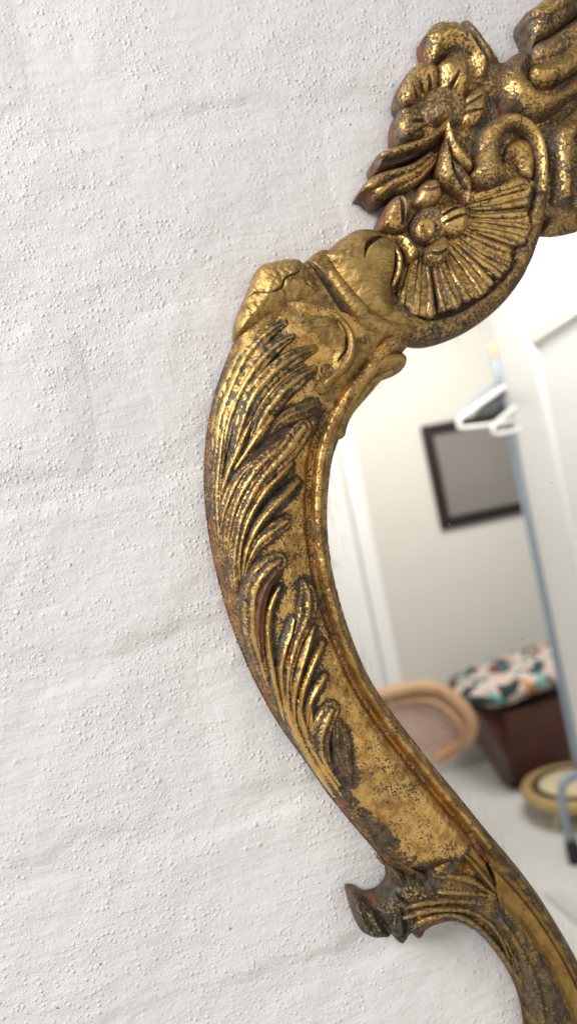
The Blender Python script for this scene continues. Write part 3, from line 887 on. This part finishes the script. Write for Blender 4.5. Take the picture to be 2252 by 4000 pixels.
relief('leaf', M['crest'], mirror, 'A', [(1225, 900), (1290, 800), (1360, 740), (1450, 640), (1640, 540), (1640, 900), (1450, 900), (1418, 1000), (1425, 1150), (1440, 1280), (1360, 1330), (1260, 1290), (1258, 1100)], h0=14, H=14, w=12, seed=94, hmap=22,
       strokes=[('A', [(1480, 680, 40, 3), (1390, 790, 60, 7), (1345, 920, 60, 8), (1340, 1080, 50, 7), (1355, 1230, 36, 4)])])
relief('leaf', M['rim'], mirror, 'A', [(1640, 700), (1520, 760), (1450, 860), (1432, 1000), (1440, 1150), (1470, 1330), (1640, 1400)], h0=12, H=16, w=11, seed=95, hmap=20)
relief('drop', M['rim'], mirror, 'B', [(1212, 582), (1242, 480), (1282, 402), (1350, 375), (1422, 400), (1580, 440), (1620, 520), (1450, 572), (1370, 592), (1290, 602)], h0=10, H=18, w=18, seed=96, hmap=18)

# ------------------------------------------------------------------ lower curl
curl = relief('curl', M['black'], mirror, 'G', [(102, 602), (165, 602), (210, 632), (280, 618), (325, 580), (350, 535), (346, 490), (356, 440), (430, 470), (500, 480), (560, 460), (640, 400), (740, 370), (830, 350), (900, 400), (955, 500), (978, 620), (1010, 750), (1050, 890), (1085, 1010), (1115, 1120), (1080, 1080), (1000, 985), (920, 888), (840, 820), (760, 775), (680, 758), (600, 775), (545, 812), (520, 845), (490, 856), (460, 825), (430, 860), (395, 891), (365, 862), (352, 840), (290, 853), (220, 845), (170, 825), (150, 780), (130, 720)],
              h0=14, H=16, w=8, seed=100, hmap=20, rough=1.2,
              grooves=[('G', [(350, 560, 8, 1), (390, 600, 12, 4), (450, 630, 8, 2)]), ('G', [(230, 650, 24, 2), (270, 740, 28, 5), (340, 820, 16, 2)]), ('G', [(150, 640, 10, 2), (185, 730, 18, 4), (240, 800, 14, 3)]), ('G', [(380, 650, 12, 2), (400, 740, 18, 4), (400, 830, 12, 2)]), ('G', [(430, 660, 8, 1), (470, 740, 14, 3), (470, 810, 8, 1)])])
for i, s_ in enumerate(([(610, 495, 18, 2), (700, 492, 26, 6), (800, 510, 28, 6), (890, 560, 22, 5), (965, 612, 12, 2)],
                        [(620, 598, 16, 2), (720, 585, 22, 6), (830, 590, 22, 6), (920, 608, 16, 4), (975, 628, 8, 2)],
                        [(440, 690, 14, 2), (560, 655, 20, 4), (700, 640, 20, 5), (830, 645, 20, 5), (930, 680, 18, 4), (1000, 740, 12, 2)],
                        [(430, 750, 14, 2), (540, 708, 20, 4), (680, 688, 20, 5), (820, 705, 20, 5), (930, 775, 20, 5), (1000, 870, 18, 4), (1050, 990, 12, 2)],
                        [(470, 815, 14, 2), (560, 752, 20, 4), (680, 722, 18, 5), (800, 750, 18, 5), (910, 840, 18, 5), (1000, 950, 18, 4), (1070, 1060, 12, 2)])):
    relief('curl_fluting', M['brown'], curl, strokes=[('G', s_)], h0=29.5, hmap=32, seed=101 + i, back=16, rough=0.6)
relief('leaf', M['ochre'], mirror, 'G', [(748, 342), (800, 350), (852, 390), (920, 470), (965, 540), (978, 606), (900, 562), (832, 482), (790, 420)], h0=22, H=12, w=7, seed=108, hmap=31,
       strokes=[('G', [(770, 355, 14, 1), (840, 420, 24, 3), (920, 520, 20, 3), (970, 596, 8, 1)])])
relief('chip', M['bolered'], mirror, 'G', [(832, 318), (850, 298), (880, 300), (912, 350), (930, 410), (910, 420), (885, 385), (850, 362)], h0=24, H=9, w=6, seed=109, hmap=30)

# small wooden spacer behind the rail
relief('spacer', M['dusty'], mirror, 'G', [(260, 380), (275, 362), (330, 420), (400, 470), (380, 520), (330, 450), (290, 420)], h0=1, H=5, w=4, seed=110, hmap=3, back=0.5)

# ------------------------------------------------------------------ glass
def build_glass():
    gm, nt, N, L, b = mat('silvered_glass')
    s = NB(nt)
    b.inputs['Metallic'].default_value = 1.0
    L.new(s.mix(s.noise(40, 4), (0.90, 0.905, 0.89), (0.93, 0.935, 0.925)), b.inputs['Base Color'])
    b.inputs['Roughness'].default_value = 0.0
    # polish residue and dust along the sight edge, and a few specks lost from the silvering
    e = s.attr('edge')
    st = s.step(s.noise(260, 4, 0.6, s.stretch(1.0, 1, 0.12, (0, 0.25, 0)), 0.4), 0.50, 0.70)
    f = s.math('MULTIPLY', s.math('MULTIPLY', e, e), s.math('ADD', s.math('MULTIPLY', st, 0.26), 0.08))
    sp = s.math('MULTIPLY', s.step(s.voro(55), 0.035, 0.02), s.step(s.noise(21, 2), 0.52, 0.56))
    df = N.new('ShaderNodeBsdfDiffuse')
    L.new(s.mix(sp, (0.74, 0.73, 0.69), (0.05, 0.045, 0.04)), df.inputs['Color'])
    mx = N.new('ShaderNodeMixShader')
    L.new(s.math('MAXIMUM', f, s.math('MULTIPLY', sp, 0.8)), mx.inputs[0])
    L.new(b.outputs[0], mx.inputs[1])
    L.new(df.outputs[0], mx.inputs[2])
    L.new(mx.outputs[0], N['Material Output'].inputs['Surface'])
    P = [(1010, 820), (930, 930), (860, 1010), (800, 1150), (780, 1280), (790, 1440), (840, 1620), (930, 1780), (1060, 1960), (1180, 2110), (1300, 2280), (1420, 2500), (1500, 2700), (2100, 2700), (2100, 500), (1500, 400), (1350, 480), (1250, 640), (1130, 780)]
    L2 = at(px('d', P), GLASS_H)
    X, Z = grid_for(L2, g=0.0015)
    di, _ = dist_line(X, Z, RI)
    d2, _ = dist_line(X, Z, at(px('B', [(330, 1250), (480, 1265), (700, 1190), (900, 1050), (1100, 820), (1200, 600), (1300, 610), (1600, 560)]), GLASS_H))
    di = np.minimum(di, d2)
    me = hf_mesh('glass', X, Z, sdf_poly(X, Z, L2), np.full(X.shape, GLASS_H), GLASS_H - 0.004, {'edge': np.clip(1.05 - di / 0.014, 0, 1)})
    for p_ in me.polygons:
        p_.use_smooth = False
    put(me, 'glass', gm, mirror)


build_glass()

# ------------------------------------------------------------------ the room the glass looks into
D2S = 2252 / 1450


def md(x, y, Y):
    return mir(x * D2S, y * D2S, Y)


def mfloor(x, y, z=0.0):
    a, b = md(x, y, 1.0), md(x, y, 2.0)
    t = (z - a.z) / (b.z - a.z)
    return md(x, y, 1.0 + t)


def mesh(name, bm, m, parent=None, smooth=False):
    bmesh.ops.recalc_face_normals(bm, faces=bm.faces)
    me = bpy.data.meshes.new(name)
    bm.to_mesh(me)
    bm.free()
    if smooth:
        for p_ in me.polygons:
            p_.use_smooth = True
    return put(me, name, m, parent)


def box(bm, lo, hi, bev=0.0, mtx=None):
    t = bmesh.new()
    bmesh.ops.create_cube(t, size=1.0)
    for v in t.verts:
        v.co = Vector([lo[i] + (v.co[i] + 0.5) * (hi[i] - lo[i]) for i in range(3)])
    if bev:
        bmesh.ops.bevel(t, geom=t.edges[:], offset=bev, segments=2, affect='EDGES')
    if mtx is not None:
        bmesh.ops.transform(t, matrix=mtx, verts=t.verts)
    tmp = bpy.data.meshes.new('t')
    t.to_mesh(tmp)
    t.free()
    bm.from_mesh(tmp)
    bpy.data.meshes.remove(tmp)
    return bm


def tube(bm, pts, r, seg=12, n=6, closed=False, cap=True):
    P = [Vector(q) for q in spline(np.array([tuple(q) for q in pts], float), n, closed)]
    N = len(P)
    rings = []
    ref = Vector((0.13, 0.97, 0.21)).normalized()
    for i, q in enumerate(P):
        if closed:
            t = (P[(i + 1) % N] - P[i - 1]).normalized()
        else:
            t = (P[min(i + 1, N - 1)] - P[max(i - 1, 0)]).normalized()
        a = (ref - t * ref.dot(t)).normalized()
        b = t.cross(a)
        rr = r[min(len(r) - 1, int(i * len(r) / N))] if isinstance(r, (list, tuple)) else r
        rings.append([bm.verts.new(q + a * (rr * math.cos(6.2832 * k / seg)) + b * (rr * math.sin(6.2832 * k / seg))) for k in range(seg)])
    for i in range(N if closed else N - 1):
        A, B = rings[i], rings[(i + 1) % N]
        for k in range(seg):
            bm.faces.new((A[k], A[(k + 1) % seg], B[(k + 1) % seg], B[k]))
    if not closed and cap:
        bm.faces.new(rings[0][::-1])
        bm.faces.new(rings[-1])
    return bm


M['room_wall'] = plain('warm_grey_wall_paint', (0.60, 0.575, 0.52), 0.7, var=0.02, scale=3)
M['floor'] = plain('pale_floor', (0.70, 0.685, 0.65), 0.5, var=0.05, scale=4)
M['white'] = plain('white_gloss_paint', (0.80, 0.785, 0.75), 0.35, var=0.02, scale=8)
M['darkwood'] = plain('dark_stained_wood', (0.020, 0.012, 0.010), 0.4, var=0.4, scale=30)
M['steel'] = plain('blue_grey_enamel', (0.29, 0.335, 0.385), 0.35, var=0.06, scale=20)
M['rubber'] = plain('black_rubber', (0.012, 0.012, 0.014), 0.6)
M['plastic'] = plain('white_plastic', (0.74, 0.73, 0.70), 0.4, var=0.02)
M['rattan'] = plain('honey_rattan', (0.48, 0.29, 0.15), 0.5, var=0.3, scale=40)
M['slate'] = plain('grey_print', (0.20, 0.185, 0.165), 0.45, var=0.10, scale=6)
M['cream'] = plain('cream_upholstery', (0.62, 0.52, 0.32), 0.8, var=0.08, scale=30)
M['brassy'] = plain('dull_gold_paint', (0.42, 0.29, 0.12), 0.5, var=0.2, scale=25)
M['chestm'] = plain('dark_red_brown_leather', (0.075, 0.024, 0.016), 0.5, var=0.5, scale=9)


def cane_material():
    m, nt, N, L, b = mat('woven_cane')
    s = NB(nt)
    w = N.new('ShaderNodeTexChecker')
    w.inputs['Scale'].default_value = 60
    L.new(s.tc, w.inputs['Vector'])
    w.inputs['Color1'].default_value = (0.62, 0.44, 0.36, 1)
    w.inputs['Color2'].default_value = (0.46, 0.29, 0.22, 1)
    L.new(w.outputs['Color'], b.inputs['Base Color'])
    b.inputs['Roughness'].default_value = 0.6
    return m


def floral_material():
    m, nt, N, L, b = mat('floral_print')
    s = NB(nt)
    col = (0.60, 0.46, 0.40)
    cur = s.mix(s.noise(40, 3), (0.56, 0.43, 0.37), (0.66, 0.53, 0.47))
    for i, (c, sc, lo, rot) in enumerate((((0.018, 0.03, 0.028), 13, 0.545, 0.3), ((0.13, 0.40, 0.36), 15, 0.60, 1.1), ((0.22, 0.012, 0.03), 10, 0.61, 2.0),
                                          ((0.52, 0.21, 0.035), 11, 0.645, 2.9), ((0.03, 0.05, 0.06), 19, 0.58, 4.1))):
        n = s.noise(sc, 1.5, 0.4, s.stretch(1, 1, 1, (rot, rot * 1.7, rot * 0.6)), 0.6)
        cur = s.mix(s.step(n, lo, lo + 0.02), cur, c)
    L.new(cur, b.inputs['Base Color'])
    b.inputs['Roughness'].default_value = 0.8
    return m


M['cane'] = cane_material()
M['floral'] = floral_material()

FW = 3.12
ob = mesh('room_wall', box(bmesh.new(), (-2.5, -FW - 0.1, -0.05), (4.5, -FW, 2.7)), M['room_wall'])
ob['kind'] = 'structure'
ob['label'] = 'plain warm grey room wall seen in the mirror glass'
ob = mesh('floor', box(bmesh.new(), (-2.5, -FW, -0.1), (4.5, 0.35, 0.0)), M['floor'])
ob['kind'] = 'structure'
ob['label'] = 'pale floor of the room seen in the mirror glass'
sk = mesh('skirting_board', box(bmesh.new(), (1.13, -FW + 0.002, 0.002), (4.4, -FW + 0.02, 0.09), 0.004), M['room_wall'])
sk['kind'] = 'structure'

# far white door with its architrave
ax = 1.128
dr = root('door', (0.7, -FW, 0.0), 'white panelled door with architrave in grey wall, reflected in mirror', 'door')
mesh('architrave', box(bmesh.new(), (ax - 0.085, -FW + 0.003, 0.0), (ax, -FW + 0.03, 2.12), 0.006), M['white'], dr)
mesh('door_leaf', box(bmesh.new(), (0.22, -FW + 0.003, 0.01), (ax - 0.09, -FW + 0.016, 2.05), 0.003), M['white'], dr)
for zz in (0.2, 1.15):
    mesh('panel', box(bmesh.new(), (0.36, -FW + 0.0165, zz), (ax - 0.20, -FW + 0.026, zz + 0.75), 0.008), M['white'], dr)

# picture
pc = root('picture', (1.75, -FW, 1.2), 'dark wood framed grey picture on grey wall, behind the coat hangers', 'picture')
a, b_ = md(1060, 1072, FW - 0.02), md(1108, 1332, FW - 0.02)
x0_, z1_, z0_ = (a.x + b_.x) / 2, a.z, b_.z
x1_ = x0_ + 0.62
fwid = 0.054
for nm, lo, hi in (('frame_side', (x0_, z0_), (x0_ + fwid, z1_)), ('frame_side', (x1_ - fwid, z0_), (x1_, z1_)),
                   ('frame_side', (x0_ + fwid, z0_), (x1_ - fwid, z0_ + fwid)), ('frame_side', (x0_ + fwid, z1_ - fwid), (x1_ - fwid, z1_))):
    mesh(nm, box(bmesh.new(), (lo[0], -FW + 0.002, lo[1]), (hi[0], -FW + 0.034, hi[1]), 0.006), M['darkwood'], pc)
mesh('print', box(bmesh.new(), (x0_ + fwid - 0.004, -FW + 0.004, z0_ + fwid - 0.004), (x1_ - fwid + 0.004, -FW + 0.018, z1_ - fwid + 0.004)), M['slate'], pc)

# near white panelled door, standing open towards the mirror
pA, pB = (1337, 854), (1450, 778)
zA = lambda p_, Y: md(p_[0], p_[1], Y).z
Y1 = 1.74
mouldz = zA(pA, Y1)
Ys = np.linspace(0.6, 1.74, 400)
Y2 = Ys[int(np.argmin([abs(zA(pB, y) - mouldz) for y in Ys]))]
m1, m2 = md(pA[0], pA[1], Y1), md(pB[0], pB[1], Y2)
ux = Vector((m2.x - m1.x, m2.y - m1.y, 0)).normalized()
eL = md(1268, 930, Y1 + 0.1)
# left end of the leaf: where the line of the leaf meets the sight line of its edge
best = min(np.linspace(0, 0.4, 401), key=lambda q: abs((lambda P: (md(1268, 930, -P.y).x - P.x))(m1 - ux * q)))
O_ = m1 - ux * best
nrm = Vector((ux.y, -ux.x, 0))
if nrm.x > 0:
    nrm = -nrm
DM = Matrix(((ux.x, nrm.x, 0, O_.x), (ux.y, nrm.y, 0, O_.y), (0, 0, 1, 0), (0, 0, 0, 1)))
dl = root('wardrobe_door', (O_.x, O_.y, 0), 'white panelled wardrobe door standing open beside the clothes rack, in mirror', 'door')
W_ = 0.9
st_ = best
mesh('door_leaf', box(bmesh.new(), (0, -0.04, 0.02), (W_, -0.0, 2.1), 0.003, DM), M['white'], dl)
for lo, hi in (((0, 0.02), (st_, 2.1)), ((W_ - 0.1, 0.02), (W_, 2.1))):
    mesh('stile', box(bmesh.new(), (lo[0], 0.0005, lo[1]), (hi[0], 0.014, hi[1]), 0.004, DM), M['white'], dl)
for za_, zb_ in ((mouldz, 2.1), (0.02, 0.2)):
    mesh('crosspiece', box(bmesh.new(), (st_ + 0.0005, 0.0005, za_), (W_ - 0.1005, 0.0135, zb_), 0.004, DM), M['white'], dl)
mesh('moulding', tube(bmesh.new(), [DM @ Vector(q) for q in ((st_ + 0.012, 0.004, 0.21), (st_ + 0.012, 0.004, 1.0), (st_ + 0.012, 0.004, mouldz - 0.012))], 0.012, 8), M['white'], dl, True)
mesh('moulding', tube(bmesh.new(), [DM @ Vector(q) for q in ((st_ + 0.012, 0.004, mouldz - 0.012), (0.5, 0.004, mouldz - 0.012), (W_ - 0.112, 0.004, mouldz - 0.012))], 0.012, 8), M['white'], dl, True)

# clothes rack
RY = 2.05
ptop, pbot = md(1251, 900, RY), md(1436, 1880, RY)
rx = (ptop.x + pbot.x) / 2
rk = root('clothes_rack', (rx, -RY, 0), 'blue grey tubular clothes rack with black rubber foot, reflected in mirror', 'clothes rack')
mesh('upright', tube(bmesh.new(), [(rx, -RY, 0.30), (rx, -RY, 1.0), (rx, -RY, ptop.z)], 0.014, 14), M['steel'], rk, True)
mesh('cap', tube(bmesh.new(), [(rx - 0.002, -RY, ptop.z + 0.001), (rx - 0.002, -RY, ptop.z + 0.03), (rx - 0.002, -RY, ptop.z + 0.055)], [0.010, 0.012, 0.009], 12), M['cream'], rk, True)
mesh('hanging_rail', tube(bmesh.new(), [(rx + 0.012, -RY, ptop.z - 0.03), (rx + 0.6, -RY, ptop.z - 0.03), (rx + 1.1, -RY, ptop.z - 0.03)], 0.012, 12), M['steel'], rk, True)
lt, ft = md(1398, 1945, RY), mfloor(1440, 2150, 0.03)
lx = ft.x
mesh('leg', tube(bmesh.new(), [(lx, ft.y, 0.07), (lx - 0.004, ft.y - 0.0, 0.18), (lx + 0.008, ft.y - 0.005, 0.262), (lx + 0.05, ft.y - 0.01, 0.295), (rx + 0.13, -RY, 0.30), (rx, -RY, 0.305)], 0.016, 12), M['steel'], rk, True)
mesh('rubber_foot', tube(bmesh.new(), [(lx + 0.004, ft.y, 0.001), (lx + 0.004, ft.y, 0.04), (lx, ft.y, 0.088)], [0.026, 0.026, 0.022], 12), M['rubber'], rk, True)

# coat hangers on the rack
def hanger(tip, right, top, r, m, label):
    h_ = root('coat_hanger', tuple(tip), label, 'hanger', 'hangers on the clothes rack')
    t, q, p_ = Vector(tip), Vector(right), Vector(top)
    pts = [p_, t * 0.55 + p_ * 0.45 + Vector((0, 0, 0.012)), t + Vector((0.02, 0, 0.028)), t + Vector((0, 0, 0.004)), t + Vector((0.018, 0, -0.012)), q * 0.5 + t * 0.5 + Vector((0.02, 0, -0.010)), q]
    mesh('arm', tube(bmesh.new(), pts, r, 10), m, h_, True)
    hk = [p_, p_ + Vector((0, 0, 0.05)), p_ + Vector((0.02, 0, 0.085)), p_ + Vector((0.0, 0, 0.11))]
    mesh('hook', tube(bmesh.new(), hk, r * 0.5, 8), M['steel'], h_, True)
    return h_


hy = RY - 0.02
hanger(md(1153, 1070, hy), md(1340, 1050, hy), md(1345, 920, hy), 0.0085, M['plastic'], 'white plastic coat hanger on clothes rack, in front of dark picture frame')
hanger(md(1238, 1085, hy - 0.05), md(1345, 1066, hy - 0.05), md(1345, 985, hy - 0.05), 0.0075, M['plastic'], 'smaller white coat hanger below the first one, beside the rack upright')
hanger(md(1187, 1020, hy + 0.04), md(1345, 1020, hy + 0.04), md(1345, 900, hy + 0.04), 0.006, M['steel'], 'thin grey coat hanger behind the white hangers on clothes rack')
# dark folded garment between the hangers
gm_ = bmesh.new()
gp = [md(1178, 1056, hy + 0.02), md(1215, 1018, hy + 0.02), md(1260, 985, hy + 0.02), md(1300, 960, hy + 0.02), md(1300, 1030, hy + 0.02), md(1240, 1045, hy + 0.02)]
f_ = [gm_.verts.new(q + Vector((0, 0.012, 0))) for q in gp]
k_ = [gm_.verts.new(q - Vector((0, 0.012, 0))) for q in gp]
gm_.faces.new(f_)
gm_.faces.new(k_[::-1])
for i in range(len(gp)):
    gm_.faces.new((f_[i], k_[i], k_[(i + 1) % len(gp)], f_[(i + 1) % len(gp)]))
bmesh.ops.bevel(gm_, geom=gm_.edges[:], offset=0.006, segments=2, affect='EDGES')
M['garment'] = plain('dark_patterned_cloth', (0.09, 0.09, 0.095), 0.8, var=0.95, scale=26)
go = mesh('folded_garment', gm_, M['garment'], None, True)
go['label'], go['category'] = 'dark patterned garment folded over the white coat hanger', 'garment'

# cane chair
CY = 2.2
ct, cr, cb = md(1060, 1722, CY), md(1176, 1800, CY), md(1118, 1900, CY)
cx_ = cr.x - 0.285
ch = root('cane_chair', (cx_, -CY, 0), 'rattan chair with rounded woven cane back, reflected low in mirror', 'chair')
bk = [(-0.12, 0.44), (-0.17, 0.47), (-0.235, cr.z - 0.03), (-0.235, cr.z + 0.055), (-0.16, ct.z - 0.012), (0, ct.z), (0.16, ct.z - 0.012), (0.235, cr.z + 0.055), (0.235, cr.z - 0.03), (0.17, 0.47), (0.12, 0.44)]
dep = lambda u: -0.10 * (abs(u) / 0.235) ** 2
mesh('back_frame', tube(bmesh.new(), [(cx_ + u, -CY - dep(u), z) for u, z in bk], 0.026, 12, 6), M['rattan'], ch, True)
mesh('back_frame', tube(bmesh.new(), [(cx_ + u * 0.84, -CY - dep(u) + 0.004, 0.45 + (z - 0.45) * 0.84) for u, z in bk], 0.011, 10, 6), M['rattan'], ch, True)
cb_ = bmesh.new()
ring = spline(np.array(bk, float), 4)
ctr = [cb_.verts.new((cx_ + u * f, -CY - dep(u * f), 0.52 + (z - 0.52) * f)) for f in (0.03, 0.5, 0.95) for u, z in ring]
nr = len(ring)
for j in range(2):
    for i in range(nr - 1):
        cb_.faces.new((ctr[j * nr + i], ctr[j * nr + i + 1], ctr[(j + 1) * nr + i + 1], ctr[(j + 1) * nr + i]))
mesh('cane_panel', cb_, M['cane'], ch, True)
sb = bmesh.new()
bmesh.ops.create_cone(sb, cap_ends=True, segments=40, radius1=0.13, radius2=0.13, depth=0.05, matrix=Matrix.Translation((cx_ - 0.10, -CY + 0.05, 0.41)))
mesh('seat', sb, M['rattan'], ch, True)
for sx in (-1, 1):
    for sy in (-0.02, 0.2):
        mesh('leg', tube(bmesh.new(), [(cx_ - 0.09 + sx * 0.10, -CY + sy, 0.41), (cx_ - 0.09 + sx * 0.11, -CY + sy, 0.2), (cx_ - 0.09 + sx * 0.12, -CY + sy, 0.001)], 0.017, 10), M['rattan'], ch, True)

# dark tapered chest with a floral cushion
KY = 2.62
kl, kb = md(1215, 1800, KY), md(1308, 1958, KY)
ck = root('chest', (kb.x + 0.2, -KY, 0), 'dark red brown tapered chest carrying a floral cushion, reflected in mirror', 'chest')
kz = kl.z
cbm = bmesh.new()
vs_ = []
for z_, ins in ((0.0, 0.10), (kz * 0.5, 0.05), (kz, 0.0)):
    xa, xb, ya, yb = kl.x + ins, kl.x + 0.62 - ins, -KY - 0.30 + ins * 0.5, -KY + 0.06 - ins * 0.5
    vs_.append([cbm.verts.new((xa, ya, z_)), cbm.verts.new((xb, ya, z_)), cbm.verts.new((xb, yb, z_)), cbm.verts.new((xa, yb, z_))])
for j in range(2):
    for i in range(4):
        cbm.faces.new((vs_[j][i], vs_[j][(i + 1) % 4], vs_[j + 1][(i + 1) % 4], vs_[j + 1][i]))
cbm.faces.new(vs_[0][::-1])
cbm.faces.new(vs_[2])
bmesh.ops.bevel(cbm, geom=[e for e in cbm.edges if abs(e.verts[0].co.z - e.verts[1].co.z) > 0.01], offset=0.085, segments=6, affect='EDGES')
mesh('body', cbm, M['chestm'], ck)
mesh('plinth', box(bmesh.new(), (kl.x + 0.17, -KY - 0.2, -0.0), (kl.x + 0.45, -KY - 0.05, 0.01), 0.002), M['darkwood'], ck)
cu = bmesh.new()
bmesh.ops.create_uvsphere(cu, u_segments=48, v_segments=28, radius=1.0)
for v in cu.verts:
    q = v.co.copy()
    f = lambda a, e: math.copysign(abs(a) ** e, a)
    ths = 0.075 * (1 - 0.25 * (abs(q.x) ** 3)) * (1 + 0.14 * math.sin(q.x * 5 + 1) * math.cos(q.y * 4))
    v.co = Vector((kl.x + 0.28 + 0.35 * f(q.x, 0.62), -KY - 0.13 + 0.22 * f(q.y, 0.62), kz + 0.1 + ths * q.z + 0.035 * (q.x * 0.5 + 0.3 * math.sin(q.x * 4))))
cuo = mesh('cushion', cu, M['floral'], None, True)
cuo['label'], cuo['category'] = 'pale cushion with dark, red and teal floral print lying on chest', 'cushion'

# round stool
sp = mfloor(1440, 1972, 0.12)
so = root('stool', (sp.x, sp.y, 0), 'low round stool with cream top and dull gold rim, reflected beside chest', 'stool')
t_ = bmesh.new()
tube(t_, [(sp.x + 0.185 * math.cos(k * math.pi / 8), sp.y + 0.185 * math.sin(k * math.pi / 8), 0.105) for k in range(16)], 0.028, 12, 3, True)
mesh('rim', t_, M['brassy'], so, True)
t_ = bmesh.new()
tube(t_, [(sp.x + 0.15 * math.cos(k * math.pi / 8), sp.y + 0.15 * math.sin(k * math.pi / 8), 0.123) for k in range(16)], 0.013, 10, 3, True)
mesh('inner_ring', t_, M['darkwood'], so, True)
t_ = bmesh.new()
bmesh.ops.create_uvsphere(t_, u_segments=36, v_segments=16, radius=1.0, matrix=Matrix.Translation((sp.x, sp.y, 0.115)) @ Matrix.Diagonal((0.148, 0.148, 0.03, 1)))
mesh('seat', t_, M['cream'], so, True)
for k in range(3):
    a_ = 0.6 + k * 2.094
    mesh('leg', tube(bmesh.new(), [(sp.x + 0.13 * math.cos(a_), sp.y + 0.13 * math.sin(a_), 0.10), (sp.x + 0.15 * math.cos(a_), sp.y + 0.15 * math.sin(a_), 0.05), (sp.x + 0.165 * math.cos(a_), sp.y + 0.165 * math.sin(a_), 0.001)], 0.014, 10), M['cream'], so, True)

# white ribbed rug
ra = mfloor(1370, 2242, 0.012)
rg = bmesh.new()
for k in range(26):
    y_ = ra.y + 0.0 + k * 0.021
    tube(rg, [(ra.x - 0.01, y_ + 0.01, 0.009), (ra.x + 0.5, y_ + 0.01, 0.010), (ra.x + 1.1, y_ + 0.01, 0.009)], 0.0088, 8, 3)
ro = mesh('rug', rg, M['plastic'], None, True)
ro['label'], ro['category'] = 'white ribbed rug on pale floor, reflected at the mirror\'s lower edge', 'rug'
